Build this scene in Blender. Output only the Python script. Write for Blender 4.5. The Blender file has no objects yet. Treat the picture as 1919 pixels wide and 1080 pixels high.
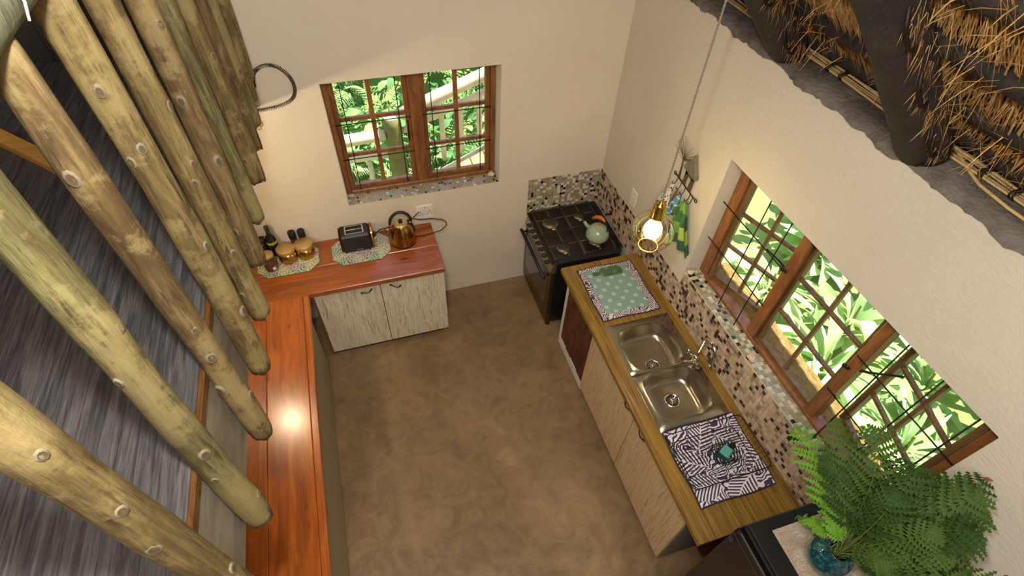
import bpy, math, random
from mathutils import Matrix, Vector
rnd = random.Random(7)
PI = math.pi
sc = bpy.context.scene
COL = sc.collection

# ------------------------------------------------------------------ camera
CAM_R = Vector((0.954818, -0.294863, 0.037133)); CAM_U = Vector((0.198658, 0.726175, 0.658183)); CAM_F = Vector((0.221039, 0.621068, -0.751942)); CAM_C = Vector((-1.886740, -3.235981, 3.761213))
cam_d = bpy.data.cameras.new('camera'); cam = bpy.data.objects.new('camera', cam_d); COL.objects.link(cam)
cam_d.sensor_width = 36.0; cam_d.lens = 994.1386 / 1919.0 * 36.0; cam_d.clip_start = 0.02; cam_d.clip_end = 200
cam.matrix_world = Matrix(((CAM_R.x, CAM_U.x, -CAM_F.x, CAM_C.x), (CAM_R.y, CAM_U.y, -CAM_F.y, CAM_C.y),
                           (CAM_R.z, CAM_U.z, -CAM_F.z, CAM_C.z), (0, 0, 0, 1)))
sc.camera = cam
# ------------------------------------------------------------------ world, sun, lamps, fill light, exposure
sc.view_settings.view_transform = 'Standard'; sc.view_settings.look = 'None'
sc.view_settings.gamma = 1.0; sc.view_settings.use_curve_mapping = False
sc.view_settings.exposure = 0.47
w = bpy.data.worlds.new('sky'); sc.world = w; w.use_nodes = True
wn = w.node_tree.nodes; wn.clear()
wo = wn.new('ShaderNodeOutputWorld'); wb = wn.new('ShaderNodeBackground'); ws = wn.new('ShaderNodeTexSky')
ws.sky_type = 'NISHITA'; ws.sun_disc = False; ws.sun_elevation = math.radians(58); ws.sun_rotation = math.radians(40)
wb.inputs['Strength'].default_value = 0.22
w.node_tree.links.new(ws.outputs[0], wb.inputs[0]); w.node_tree.links.new(wb.outputs[0], wo.inputs[0])

def lamp(name, kind, loc, energy, color=(1, 1, 1), size=0.1, rot=None, size_y=None):
    d = bpy.data.lights.new(name, kind); o = bpy.data.objects.new(name, d); COL.objects.link(o)
    d.energy = energy; d.color = color; o.location = loc
    if kind == 'AREA':
        d.size = size
        if size_y: d.shape = 'RECTANGLE'; d.size_y = size_y
    elif kind == 'SUN': d.angle = size
    else: d.shadow_soft_size = size
    if rot is not None: o.rotation_euler = rot
    return o
def aim(o, target):
    o.rotation_euler = (Vector(target) - o.location).to_track_quat('-Z', 'Y').to_euler()
sun = lamp('sun', 'SUN', (6, 3, 9), 12.0, (1.0, 0.95, 0.86), math.radians(1.0)); aim(sun, (6 - 3.0, 3 - 0.35, 9 - 6.0))
lamp('flash_lamp', 'POINT', (-1.97, -2.95, 4.02), 94, (1.0, 0.94, 0.86), 0.05)  # unseen flash-like light near the camera, placed from the pole shadows; no fixture
a = lamp('ridge_fill', 'AREA', (-1.5, -3.3, 4.6), 140, (1.0, 0.95, 0.88), 1.6, size_y=3.0); aim(a, (-0.9, -1.4, 0.3))  # soft fill added to stand in for ambient light; no fixture

# ------------------------------------------------------------------ mesh builder
class MB:
    def __init__(s): s.v = []; s.f = []; s.m = []; s.s = []; s.mi = 0
    def add(s, vs, fs, smooth=False):
        b = len(s.v); s.v += [tuple(p) for p in vs]
        for f in fs: s.f.append(tuple(b + i for i in f)); s.m.append(s.mi); s.s.append(smooth)
        return b
    def box(s, x0, x1, y0, y1, z0, z1, b=0.0):
        if x0 > x1: x0, x1 = x1, x0
        if y0 > y1: y0, y1 = y1, y0
        if z0 > z1: z0, z1 = z1, z0
        if b <= 0:
            vs = [(x, y, z) for x in (x0, x1) for y in (y0, y1) for z in (z0, z1)]
            return s.add(vs, [(0, 1, 3, 2), (4, 6, 7, 5), (0, 4, 5, 1), (2, 3, 7, 6), (0, 2, 6, 4), (1, 5, 7, 3)])
        b = min(b, (x1 - x0) / 2.01, (y1 - y0) / 2.01, (z1 - z0) / 2.01)
        vs = []; idx = {}
        X = (x0, x1); Y = (y0, y1); Z = (z0, z1)
        for i in (0, 1):
            for j in (0, 1):
                for k in (0, 1):
                    sx = b if i == 0 else -b; sy = b if j == 0 else -b; sz = b if k == 0 else -b
                    idx[i, j, k, 0] = len(vs); vs.append((X[i], Y[j] + sy, Z[k] + sz))
                    idx[i, j, k, 1] = len(vs); vs.append((X[i] + sx, Y[j], Z[k] + sz))
                    idx[i, j, k, 2] = len(vs); vs.append((X[i] + sx, Y[j] + sy, Z[k]))
        fs = []
        def q(l): fs.append(tuple(l))
        for i in (0, 1):
            l = [idx[i, 0, 0, 0], idx[i, 1, 0, 0], idx[i, 1, 1, 0], idx[i, 0, 1, 0]]; q(l if i else l[::-1])
            l = [idx[0, i, 0, 1], idx[0, i, 1, 1], idx[1, i, 1, 1], idx[1, i, 0, 1]]; q(l if i else l[::-1])
            l = [idx[0, 0, i, 2], idx[1, 0, i, 2], idx[1, 1, i, 2], idx[0, 1, i, 2]]; q(l if i else l[::-1])
        for i in (0, 1):
            for j in (0, 1):
                l = [idx[i, j, 0, 0], idx[i, j, 1, 0], idx[i, j, 1, 1], idx[i, j, 0, 1]]; q(l[::-1] if i == j else l)
                l = [idx[i, 0, j, 0], idx[i, 1, j, 0], idx[i, 1, j, 2], idx[i, 0, j, 2]]; q(l if i == j else l[::-1])
                l = [idx[0, i, j, 1], idx[1, i, j, 1], idx[1, i, j, 2], idx[0, i, j, 2]]; q(l[::-1] if i == j else l)
                for k in (0, 1):
                    l = [idx[i, j, k, 0], idx[i, j, k, 1], idx[i, j, k, 2]]; q(l if (i + j + k) % 2 else l[::-1])
        return s.add(vs, fs)
    def tube(s, pts, r, n=8, caps=True, closed=False, smooth=True):
        pts = [Vector(p) for p in pts]; N = len(pts)
        rs = r if isinstance(r, (list, tuple)) else [r] * N
        vs = []; prev = None
        for i, p in enumerate(pts):
            if closed: t = pts[(i + 1) % N] - pts[i - 1]
            else: t = pts[min(i + 1, N - 1)] - pts[max(i - 1, 0)]
            if t.length < 1e-9: t = Vector((0, 0, 1))
            t.normalize()
            if prev is None:
                a = Vector((0, 0, 1)) if abs(t.z) < 0.9 else Vector((1, 0, 0))
                u = t.cross(a).normalized()
            else:
                u = (prev - t * prev.dot(t))
                u = u.normalized() if u.length > 1e-6 else t.orthogonal().normalized()
            prev = u; v = t.cross(u)
            for k in range(n):
                a = 2 * PI * k / n
                vs.append(p + (u * math.cos(a) + v * math.sin(a)) * rs[i])
        fs = []
        M = N if closed else N - 1
        for i in range(M):
            j = (i + 1) % N
            for k in range(n):
                fs.append((i * n + k, i * n + (k + 1) % n, j * n + (k + 1) % n, j * n + k))
        b = s.add(vs, fs, smooth)
        if caps and not closed:
            s.f.append(tuple(b + k for k in range(n))[::-1]); s.m.append(s.mi); s.s.append(False)
            s.f.append(tuple(b + (N - 1) * n + k for k in range(n))); s.m.append(s.mi); s.s.append(False)
        return b
    def lathe(s, prof, c=(0, 0, 0), n=24, caps=True, smooth=True):
        vs = []; fs = []
        for r, z in prof:
            for k in range(n):
                a = 2 * PI * k / n; vs.append((c[0] + r * math.cos(a), c[1] + r * math.sin(a), c[2] + z))
        for i in range(len(prof) - 1):
            for k in range(n):
                fs.append((i * n + k, i * n + (k + 1) % n, (i + 1) * n + (k + 1) % n, (i + 1) * n + k))
        b = s.add(vs, fs, smooth)
        if caps:
            if prof[0][0] > 1e-5: s.f.append(tuple(b + k for k in range(n))[::-1]); s.m.append(s.mi); s.s.append(False)
            L = (len(prof) - 1) * n
            if prof[-1][0] > 1e-5: s.f.append(tuple(b + L + k for k in range(n))); s.m.append(s.mi); s.s.append(False)
        return b
    def prism(s, poly, z0, z1, smooth=False):
        n = len(poly)
        vs = [(x, y, z0) for x, y in poly] + [(x, y, z1) for x, y in poly]
        fs = [tuple(range(n))[::-1], tuple(range(n, 2 * n))] + [(i, (i + 1) % n, n + (i + 1) % n, n + i) for i in range(n)]
        return s.add(vs, fs, smooth)
    def grid(s, fn, nu, nv, smooth=True):
        vs = [fn(i / nu, j / nv) for j in range(nv + 1) for i in range(nu + 1)]
        fs = [(j * (nu + 1) + i, j * (nu + 1) + i + 1, (j + 1) * (nu + 1) + i + 1, (j + 1) * (nu + 1) + i) for j in range(nv) for i in range(nu)]
        return s.add(vs, fs, smooth)
    def xf(s, start, M):
        for i in range(start, len(s.v)): s.v[i] = tuple(M @ Vector(s.v[i]))
        return s
    def mesh(s, name, mats, inv=None):
        me = bpy.data.meshes.new(name)
        vs = [tuple(inv @ Vector(p)) for p in s.v] if inv is not None else s.v
        me.from_pydata(vs, [], s.f)
        if not isinstance(mats, (list, tuple)): mats = [mats]
        for m in mats: me.materials.append(m)
        me.polygons.foreach_set('material_index', s.m); me.polygons.foreach_set('use_smooth', s.s)
        me.update(); return me

WM = {}
def wm(o): return WM.get(o.name, Matrix.Identity(4))
def tagp(o, label=None, cat=None, group=None, kind=None):
    if label: o['label'] = label
    if cat: o['category'] = cat
    if group: o['group'] = group
    if kind: o['kind'] = kind
    return o
def thing(name, label, cat, loc=(0, 0, 0), rz=0, group=None):
    o = bpy.data.objects.new(name, None); COL.objects.link(o); o.empty_display_size = 0.1
    o.location = loc; o.rotation_euler = (0, 0, rz)
    WM[o.name] = Matrix.Translation(Vector(loc)) @ Matrix.Rotation(rz, 4, 'Z')
    return tagp(o, label, cat, group)
def struct_empty(name, loc=(0, 0, 0)):
    o = bpy.data.objects.new(name, None); COL.objects.link(o); o.location = loc; o.empty_display_size = 0.1
    WM[o.name] = Matrix.Translation(Vector(loc)); return tagp(o, kind='structure')
def part(name, mb, mat, parent, label=None, kind=None, local=False, origin=None):
    """mesh given in world coordinates (or in the parent's own when local)"""
    P = wm(parent)
    if origin is not None: L = Matrix.Translation(Vector(origin) if local else P.inverted() @ Vector(origin))
    else: L = Matrix.Identity(4)
    inv = L.inverted() if local else (P @ L).inverted()
    o = bpy.data.objects.new(name, mb.mesh(name, mat, inv)); COL.objects.link(o)
    o.parent = parent; o.matrix_local = L; WM[o.name] = P @ L
    return tagp(o, label, kind=kind)
def solo(name, mb, mat, label, cat, group=None, kind=None):
    xs = [p[0] for p in mb.v]; ys = [p[1] for p in mb.v]; zs = [p[2] for p in mb.v]
    c = Vector(((min(xs) + max(xs)) / 2, (min(ys) + max(ys)) / 2, min(zs)))
    o = bpy.data.objects.new(name, mb.mesh(name, mat, Matrix.Translation(-c))); COL.objects.link(o); o.location = c
    WM[o.name] = Matrix.Translation(c)
    return tagp(o, label, cat, group, kind)
def struct(name, mb, mat):
    o = bpy.data.objects.new(name, mb.mesh(name, mat)); COL.objects.link(o); WM[o.name] = Matrix.Identity(4)
    return tagp(o, kind='structure')
def inst(name, me, parent, M):
    o = bpy.data.objects.new(name, me); COL.objects.link(o); o.parent = parent; o.matrix_local = M
    return o

# ------------------------------------------------------------------ materials
def C(h):
    h = h.lstrip('#'); r = [int(h[i:i + 2], 16) / 255 for i in (0, 2, 4)]
    return tuple(((x / 12.92) if x <= 0.04045 else ((x + 0.055) / 1.055) ** 2.4) for x in r) + (1.0,)
class G:
    def __init__(s, name, rough=0.5, metal=0.0, coat=0.0, spec=None):
        s.mat = bpy.data.materials.new(name); s.mat.use_nodes = True; s.t = s.mat.node_tree; s.t.nodes.clear()
        s.o = s.t.nodes.new('ShaderNodeOutputMaterial'); s.b = s.t.nodes.new('ShaderNodeBsdfPrincipled')
        s.t.links.new(s.b.outputs[0], s.o.inputs[0])
        s.set('Roughness', rough); s.set('Metallic', metal); s.set('Coat Weight', coat)
        if spec is not None: s.set('Specular IOR Level', spec)
        s.tc = s.t.nodes.new('ShaderNodeTexCoord').outputs['Object']
    def set(s, k, v):
        i = s.b.inputs[k]
        if hasattr(v, 'is_output'): s.t.links.new(v, i)
        else: i.default_value = v
    def n(s, ty, outs=0, props=None, **kw):
        nd = s.t.nodes.new('ShaderNode' + ty)
        for k, v in (props or {}).items(): setattr(nd, k, v)
        for k, v in kw.items():
            k2 = int(k[1:]) if (k[0] == 'i' and k[1:].isdigit()) else k.replace('_', ' ')
            i = nd.inputs[k2]
            if hasattr(v, 'is_output'): s.t.links.new(v, i)
            else: i.default_value = v
        return nd.outputs[outs]
    def scale(s, sx, sy, sz, rot=(0, 0, 0), vec=None):
        return s.n('Mapping', 0, None, Vector=vec or s.tc, Scale=(sx, sy, sz), Rotation=rot)
    def noise(s, vec=None, scale=5, detail=4, rough=0.55, dist=0.0, col=False):
        return s.n('TexNoise', 1 if col else 0, None, Vector=vec or s.tc, Scale=scale, Detail=detail, Roughness=rough, Distortion=dist)
    def ramp(s, fac, stops, interp='LINEAR'):
        nd = s.t.nodes.new('ShaderNodeValToRGB'); s.t.links.new(fac, nd.inputs[0]); e = nd.color_ramp.elements
        nd.color_ramp.interpolation = interp
        while len(e) < len(stops): e.new(0.5)
        for el, (p, c) in zip(e, stops): el.position = p; el.color = C(c) if isinstance(c, str) else (c, c, c, 1)
        return nd.outputs[0]
    def mix(s, fac, a, b, mode='MIX'):
        nd = s.t.nodes.new('ShaderNodeMix'); nd.data_type = 'RGBA'; nd.blend_type = mode
        for i, v in ((0, fac), (6, a), (7, b)):
            if isinstance(v, str): v = C(v)
            if hasattr(v, 'is_output'): s.t.links.new(v, nd.inputs[i])
            else: nd.inputs[i].default_value = v
        return nd.outputs[2]
    def math(s, op, a, b=0.0, c=0.0):
        nd = s.t.nodes.new('ShaderNodeMath'); nd.operation = op
        for i, v in enumerate((a, b, c)):
            if hasattr(v, 'is_output'): s.t.links.new(v, nd.inputs[i])
            else: nd.inputs[i].default_value = v
        return nd.outputs[0]
    def xyz(s, vec=None):
        nd = s.t.nodes.new('ShaderNodeSeparateXYZ'); s.t.links.new(vec or s.tc, nd.inputs[0]); return nd.outputs
    def comb(s, x, y, z=0.0):
        nd = s.t.nodes.new('ShaderNodeCombineXYZ')
        for i, v in enumerate((x, y, z)):
            if hasattr(v, 'is_output'): s.t.links.new(v, nd.inputs[i])
            else: nd.inputs[i].default_value = v
        return nd.outputs[0]
    def bump(s, h, strength=0.3, dist=0.01):
        s.set('Normal', s.n('Bump', 0, None, Height=h, Strength=strength, Distance=dist))
    def base(s, c): s.set('Base Color', C(c) if isinstance(c, str) else c); return s
def plain(name, col, rough=0.5, metal=0.0, coat=0.0, var=0.12, scale=30):
    g = G(name, rough, metal, coat); n = g.noise(scale=scale)
    c = C(col); d = tuple(x * (1 - var) for x in c[:3]) + (1,); l = tuple(min(1, x * (1 + var)) for x in c[:3]) + (1,)
    g.base(g.mix(n, d, l)); return g.mat
def wood(name, stops, axis='y', scale=1.0, rough=0.45, coat=0.0, knots=True, stretch=14, bump=0.15, fine=0.25, warp=0.10):
    """grain runs along axis"""
    g = G(name, rough, 0, coat)
    st = {'x': (1, stretch, stretch), 'y': (stretch, 1, stretch), 'z': (stretch, stretch, 1)}[axis]
    g.set('Coat Roughness', 0.22); wk = warp; warp = g.noise(scale=2.2 * scale, detail=2, col=True)
    vec = g.n('VectorMath', 0, {'operation': 'MULTIPLY_ADD'}, i0=warp, i1=(wk, wk, wk), i2=g.tc)
    m = g.scale(*[k * scale for k in st], vec=vec)
    n1 = g.noise(m, 1.6, 6, 0.6, 0.6)
    n2 = g.noise(g.scale(*[k * scale * (4 if k > 1 else .6) for k in st]), 3.0, 3, 0.6)
    f = g.math('MULTIPLY_ADD', n2, fine, g.math('MULTIPLY', n1, 1 - fine))
    col = g.ramp(f, stops)
    if knots:
        kx = {'x': (1.5, 4, 4), 'y': (4, 1.5, 4), 'z': (4, 4, 1.5)}[axis]
        vd = g.n('TexVoronoi', 0, None, Vector=g.scale(*[k * scale for k in kx], vec=vec), Scale=1.35)
        k = g.ramp(vd, [(0.0, 1.0), (0.05, 0.9), (0.10, 0.0)])
        col = g.mix(k, col, '#2a1408')
    g.base(col); g.bump(f, bump, 0.004); return g.mat

def m_plaster(name, a, b, sc_=1.0):
    g = G(name, 0.85)
    n = g.noise(scale=1.3, detail=5); n2 = g.noise(scale=70, detail=4); n3 = g.noise(g.scale(3, 3, 9), 6, 5, 0.65, 1.2)
    c = g.mix(g.ramp(n, [(0.3, 0.0), (0.75, 1.0)]), a, b)
    sp = g.ramp(g.noise(scale=45, detail=2), [(0.70, 0.0), (0.78, 1.0)])
    c = g.mix(g.math('MULTIPLY', sp, 0.22), c, '#8a7d66')
    g.base(c); h = g.math('MULTIPLY_ADD', n3, 0.9, g.math('MULTIPLY', n2, 0.35)); g.bump(h, 0.5 * sc_, 0.012); return g.mat
def m_floor():
    g = G('polished_cement', 0.42)
    n = g.noise(scale=1.1, detail=7, rough=0.62, dist=0.7); n2 = g.noise(scale=5.5, detail=8, rough=0.68, dist=1.6)
    c = g.ramp(g.math('MULTIPLY_ADD', n2, 0.45, g.math('MULTIPLY', n, 0.55)), [(0.30, '#5e4c35'), (0.45, '#7c6446'), (0.55, '#8b7251'), (0.72, '#a88e68')])
    cr = g.noise(g.scale(1.2, 2.2, 1), 1.6, 9, 0.72, 2.2)
    c = g.mix(g.ramp(cr, [(0.54, 0.0), (0.66, 0.45)]), c, '#6a563b')
    sp = g.ramp(g.noise(scale=26, detail=5, rough=0.7), [(0.66, 0.0), (0.74, 0.5)])
    c = g.mix(sp, c, '#c9b28c')
    g.base(c); g.set('Roughness', g.ramp(n2, [(0.3, 0.30), (0.8, 0.52)])); g.bump(n2, 0.12, 0.01); return g.mat
def m_pole(name, tint):
    g = G(name, 0.72)
    n = g.noise(g.scale(9, 9, 1.3), 2.0, 6, 0.65, 0.8); n2 = g.noise(g.scale(60, 60, 5), 1.5, 5, 0.7); n3 = g.noise(scale=7, detail=6, rough=0.7)
    c = g.ramp(n, [(0.28, tint[0]), (0.45, tint[1]), (0.58, tint[2]), (0.75, tint[3])])
    c = g.mix(g.ramp(n2, [(0.34, 0.85), (0.55, 0.0)]), c, '#4a3c20' if len(tint) < 5 else tint[0])
    c = g.mix(g.ramp(n3, [(0.60, 0.0), (0.70, 0.7)]), c, '#a08c5a' if len(tint) < 5 else tint[3])
    c = g.mix(g.ramp(g.noise(g.scale(5, 5, 2), 3.3, 6, 0.7), [(0.62, 0.0), (0.75, 0.6)]), c, '#4b3a22' if len(tint) < 5 else tint[1])
    ck = g.noise(g.scale(26, 26, 2.2), 1.6, 5, 0.65, 0.5)   # crack lines along the pole
    c = g.mix(g.ramp(ck, [(0.36, 0.8), (0.42, 0.0)]), c, '#3e321c' if len(tint) < 5 else tint[0])
    c = g.mix(g.ramp(g.noise(scale=3.2, detail=7, rough=0.75), [(0.50, 0.0), (0.56, 0.55), (0.7, 0.75)]), c, tint[4] if len(tint) > 4 else '#a08e5e')
    g.base(c); g.bump(g.math('ADD', n2, n3), 0.6, 0.008); return g.mat
def m_loft():
    g = G('grey_loft_plank', 0.42)
    n = g.noise(g.scale(34, 2.0, 10), 1.4, 7, 0.7, 0.6); n2 = g.noise(g.scale(160, 7, 40), 1.0, 4, 0.7)
    f = g.math('MULTIPLY_ADD', n2, 0.4, g.math('MULTIPLY', n, 0.6))
    g.base(g.ramp(f, [(0.30, '#262628'), (0.45, '#464648'), (0.57, '#666566'), (0.75, '#8e8c88')])); g.bump(f, 0.5, 0.008); return g.mat
def m_palm(name, light, dark, sc_=9.0, k=34.0, thr=0.0, extra=None):
    """palm-leaf print: voronoi cells turned each its own way, herringbone stripes about a midrib"""
    g = G(name, 0.9)
    wp = g.noise(scale=2.5, detail=1, col=True)
    flat = g.scale(sc_, sc_, 0.0, vec=g.n('VectorMath', 0, {'operation': 'MULTIPLY_ADD'}, i0=wp, i1=(.12, .12, 0), i2=g.tc))
    vo = g.t.nodes.new('ShaderNodeTexVoronoi'); vo.voronoi_dimensions = '2D'; g.t.links.new(flat, vo.inputs['Vector']); vo.inputs['Scale'].default_value = 1.0
    d = g.n('VectorMath', 0, {'operation': 'SUBTRACT'}, i0=flat, i1=vo.outputs['Position'])
    cx = g.xyz(vo.outputs['Color']); ang = g.math('MULTIPLY', cx[0], 6.283); ca = g.math('COSINE', ang); sa = g.math('SINE', ang)
    p = g.xyz(d)
    u = g.math('ADD', g.math('MULTIPLY', p[0], ca), g.math('MULTIPLY', p[1], sa))
    v = g.math('ABSOLUTE', g.math('SUBTRACT', g.math('MULTIPLY', p[1], ca), g.math('MULTIPLY', p[0], sa)))
    st = g.math('GREATER_THAN', g.math('SINE', g.math('MULTIPLY', g.math('SUBTRACT', u, g.math('MULTIPLY', v, 0.8)), k)), thr)
    hw = g.math('MULTIPLY', g.math('SQRT', g.math('MAXIMUM', g.math('SUBTRACT', 0.36, g.math('MULTIPLY', u, u)), 0.0)), 0.62)
    inside = g.math('LESS_THAN', v, hw); mid = g.math('GREATER_THAN', v, 0.018)
    q = g.xyz(g.scale(1, 1, 0, (0, 0, 0.9), vec=flat))
    bk = g.math('GREATER_THAN', g.math('SINE', g.math('MULTIPLY', g.math('ADD', q[0], g.math('MULTIPLY', g.noise(flat, 1.3, 2), 1.6)), k * 0.85)), thr)
    f = g.math('ADD', g.math('MULTIPLY', inside, g.math('MULTIPLY', st, mid)), g.math('MULTIPLY', g.math('SUBTRACT', 1.0, inside), bk))
    c = g.mix(f, light, dark)
    if extra:
        c = g.mix(g.math('GREATER_THAN', cx[1], 0.62), c, g.mix(f, extra[0], extra[1]))
        c = g.mix(g.math('LESS_THAN', cx[2], 0.28), c, g.mix(f, extra[2], extra[3]))
    g.base(c); g.bump(g.noise(scale=300), 0.2, 0.002); return g.mat
def m_glass(name, tint='#ffffff', refl=0.12, rough=0.02):
    g = G(name, rough); t = g.t
    tr = t.nodes.new('ShaderNodeBsdfTransparent'); tr.inputs[0].default_value = C(tint)
    gl = t.nodes.new('ShaderNodeBsdfGlossy'); gl.inputs['Roughness'].default_value = rough
    lw = t.nodes.new('ShaderNodeLayerWeight'); lw.inputs[0].default_value = 0.25
    mx = t.nodes.new('ShaderNodeMixShader')
    f = g.math('MULTIPLY_ADD', lw.outputs['Facing'], refl * 3.0, refl * 0.35)
    t.links.new(f, mx.inputs[0]); t.links.new(tr.outputs[0], mx.inputs[1]); t.links.new(gl.outputs[0], mx.inputs[2])
    t.links.new(mx.outputs[0], g.o.inputs[0]); t.nodes.remove(g.b); return g.mat
def m_emit(name, col, strength):
    g = G(name); g.base(col); g.set('Emission Color', C(col)); g.set('Emission Strength', strength); return g.mat
def m_straw():
    g = G('straw', 0.75); n = g.noise(scale=9, detail=4); n2 = g.noise(g.scale(60, 60, 60), 2, 3)
    g.base(g.ramp(g.math('MULTIPLY_ADD', n2, 0.5, g.math('MULTIPLY', n, 0.5)), [(0.30, '#8a5c28'), (0.45, '#c08c48'), (0.57, '#dab376'), (0.72, '#f0dcae')])); return g.mat
def m_thatch():
    g = G('thatch', 0.9); n = g.noise(g.scale(6, 90, 6), 1.5, 5, 0.7); n2 = g.noise(scale=4, detail=5)
    c = g.ramp(n, [(0.3, '#4a2c12'), (0.5, '#a06a2c'), (0.7, '#d0a058')]); c = g.mix(g.ramp(n2, [(0.4, 0.0), (0.65, 0.55)]), c, '#3b2612')
    g.base(c); g.bump(n, 0.8, 0.02); return g.mat
def m_dots():
    g = G('dotted_board_glass', 0.12, 0, 0.6)
    p = g.xyz()
    def dots(ox, oy):
        fx = g.math('SUBTRACT', g.math('FRACT', g.math('ADD', g.math('MULTIPLY', p[0], 10.0), ox)), 0.5)
        fy = g.math('SUBTRACT', g.math('FRACT', g.math('ADD', g.math('MULTIPLY', p[1], 10.0), oy)), 0.5)
        return g.math('LESS_THAN', g.math('ADD', g.math('MULTIPLY', fx, fx), g.math('MULTIPLY', fy, fy)), 0.026)
    f = g.math('MAXIMUM', dots(0.0, 0.0), dots(0.5, 0.5))
    g.base(g.mix(f, '#7f9c94', '#a9bcae')); return g.mat
def m_check(name, cols, kx, kz):
    g = G(name, 0.95); p = g.xyz()
    fx = g.math('FRACT', g.math('MULTIPLY', p[1], kx)); fz = g.math('FRACT', g.math('MULTIPLY', p[2], kz))
    a = g.math('GREATER_THAN', fx, 0.5); b = g.math('GREATER_THAN', fz, 0.5)
    c = g.mix(a, g.mix(b, cols[0], cols[1]), g.mix(b, cols[2], cols[3]))
    g.base(c); g.bump(g.noise(scale=250), 0.2, 0.002); return g.mat
def m_leaf(name, a, b, trans=0.25):
    g = G(name, 0.6, spec=0.2); n = g.noise(scale=6, detail=3)
    c = g.mix(n, a, b); g.base(c)
    tl = g.t.nodes.new('ShaderNodeBsdfTranslucent'); g.t.links.new(c, tl.inputs[0])
    mx = g.t.nodes.new('ShaderNodeMixShader'); mx.inputs[0].default_value = trans
    g.t.links.new(g.b.outputs[0], mx.inputs[1]); g.t.links.new(tl.outputs[0], mx.inputs[2]); g.t.links.new(mx.outputs[0], g.o.inputs[0])
    return g.mat

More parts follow.
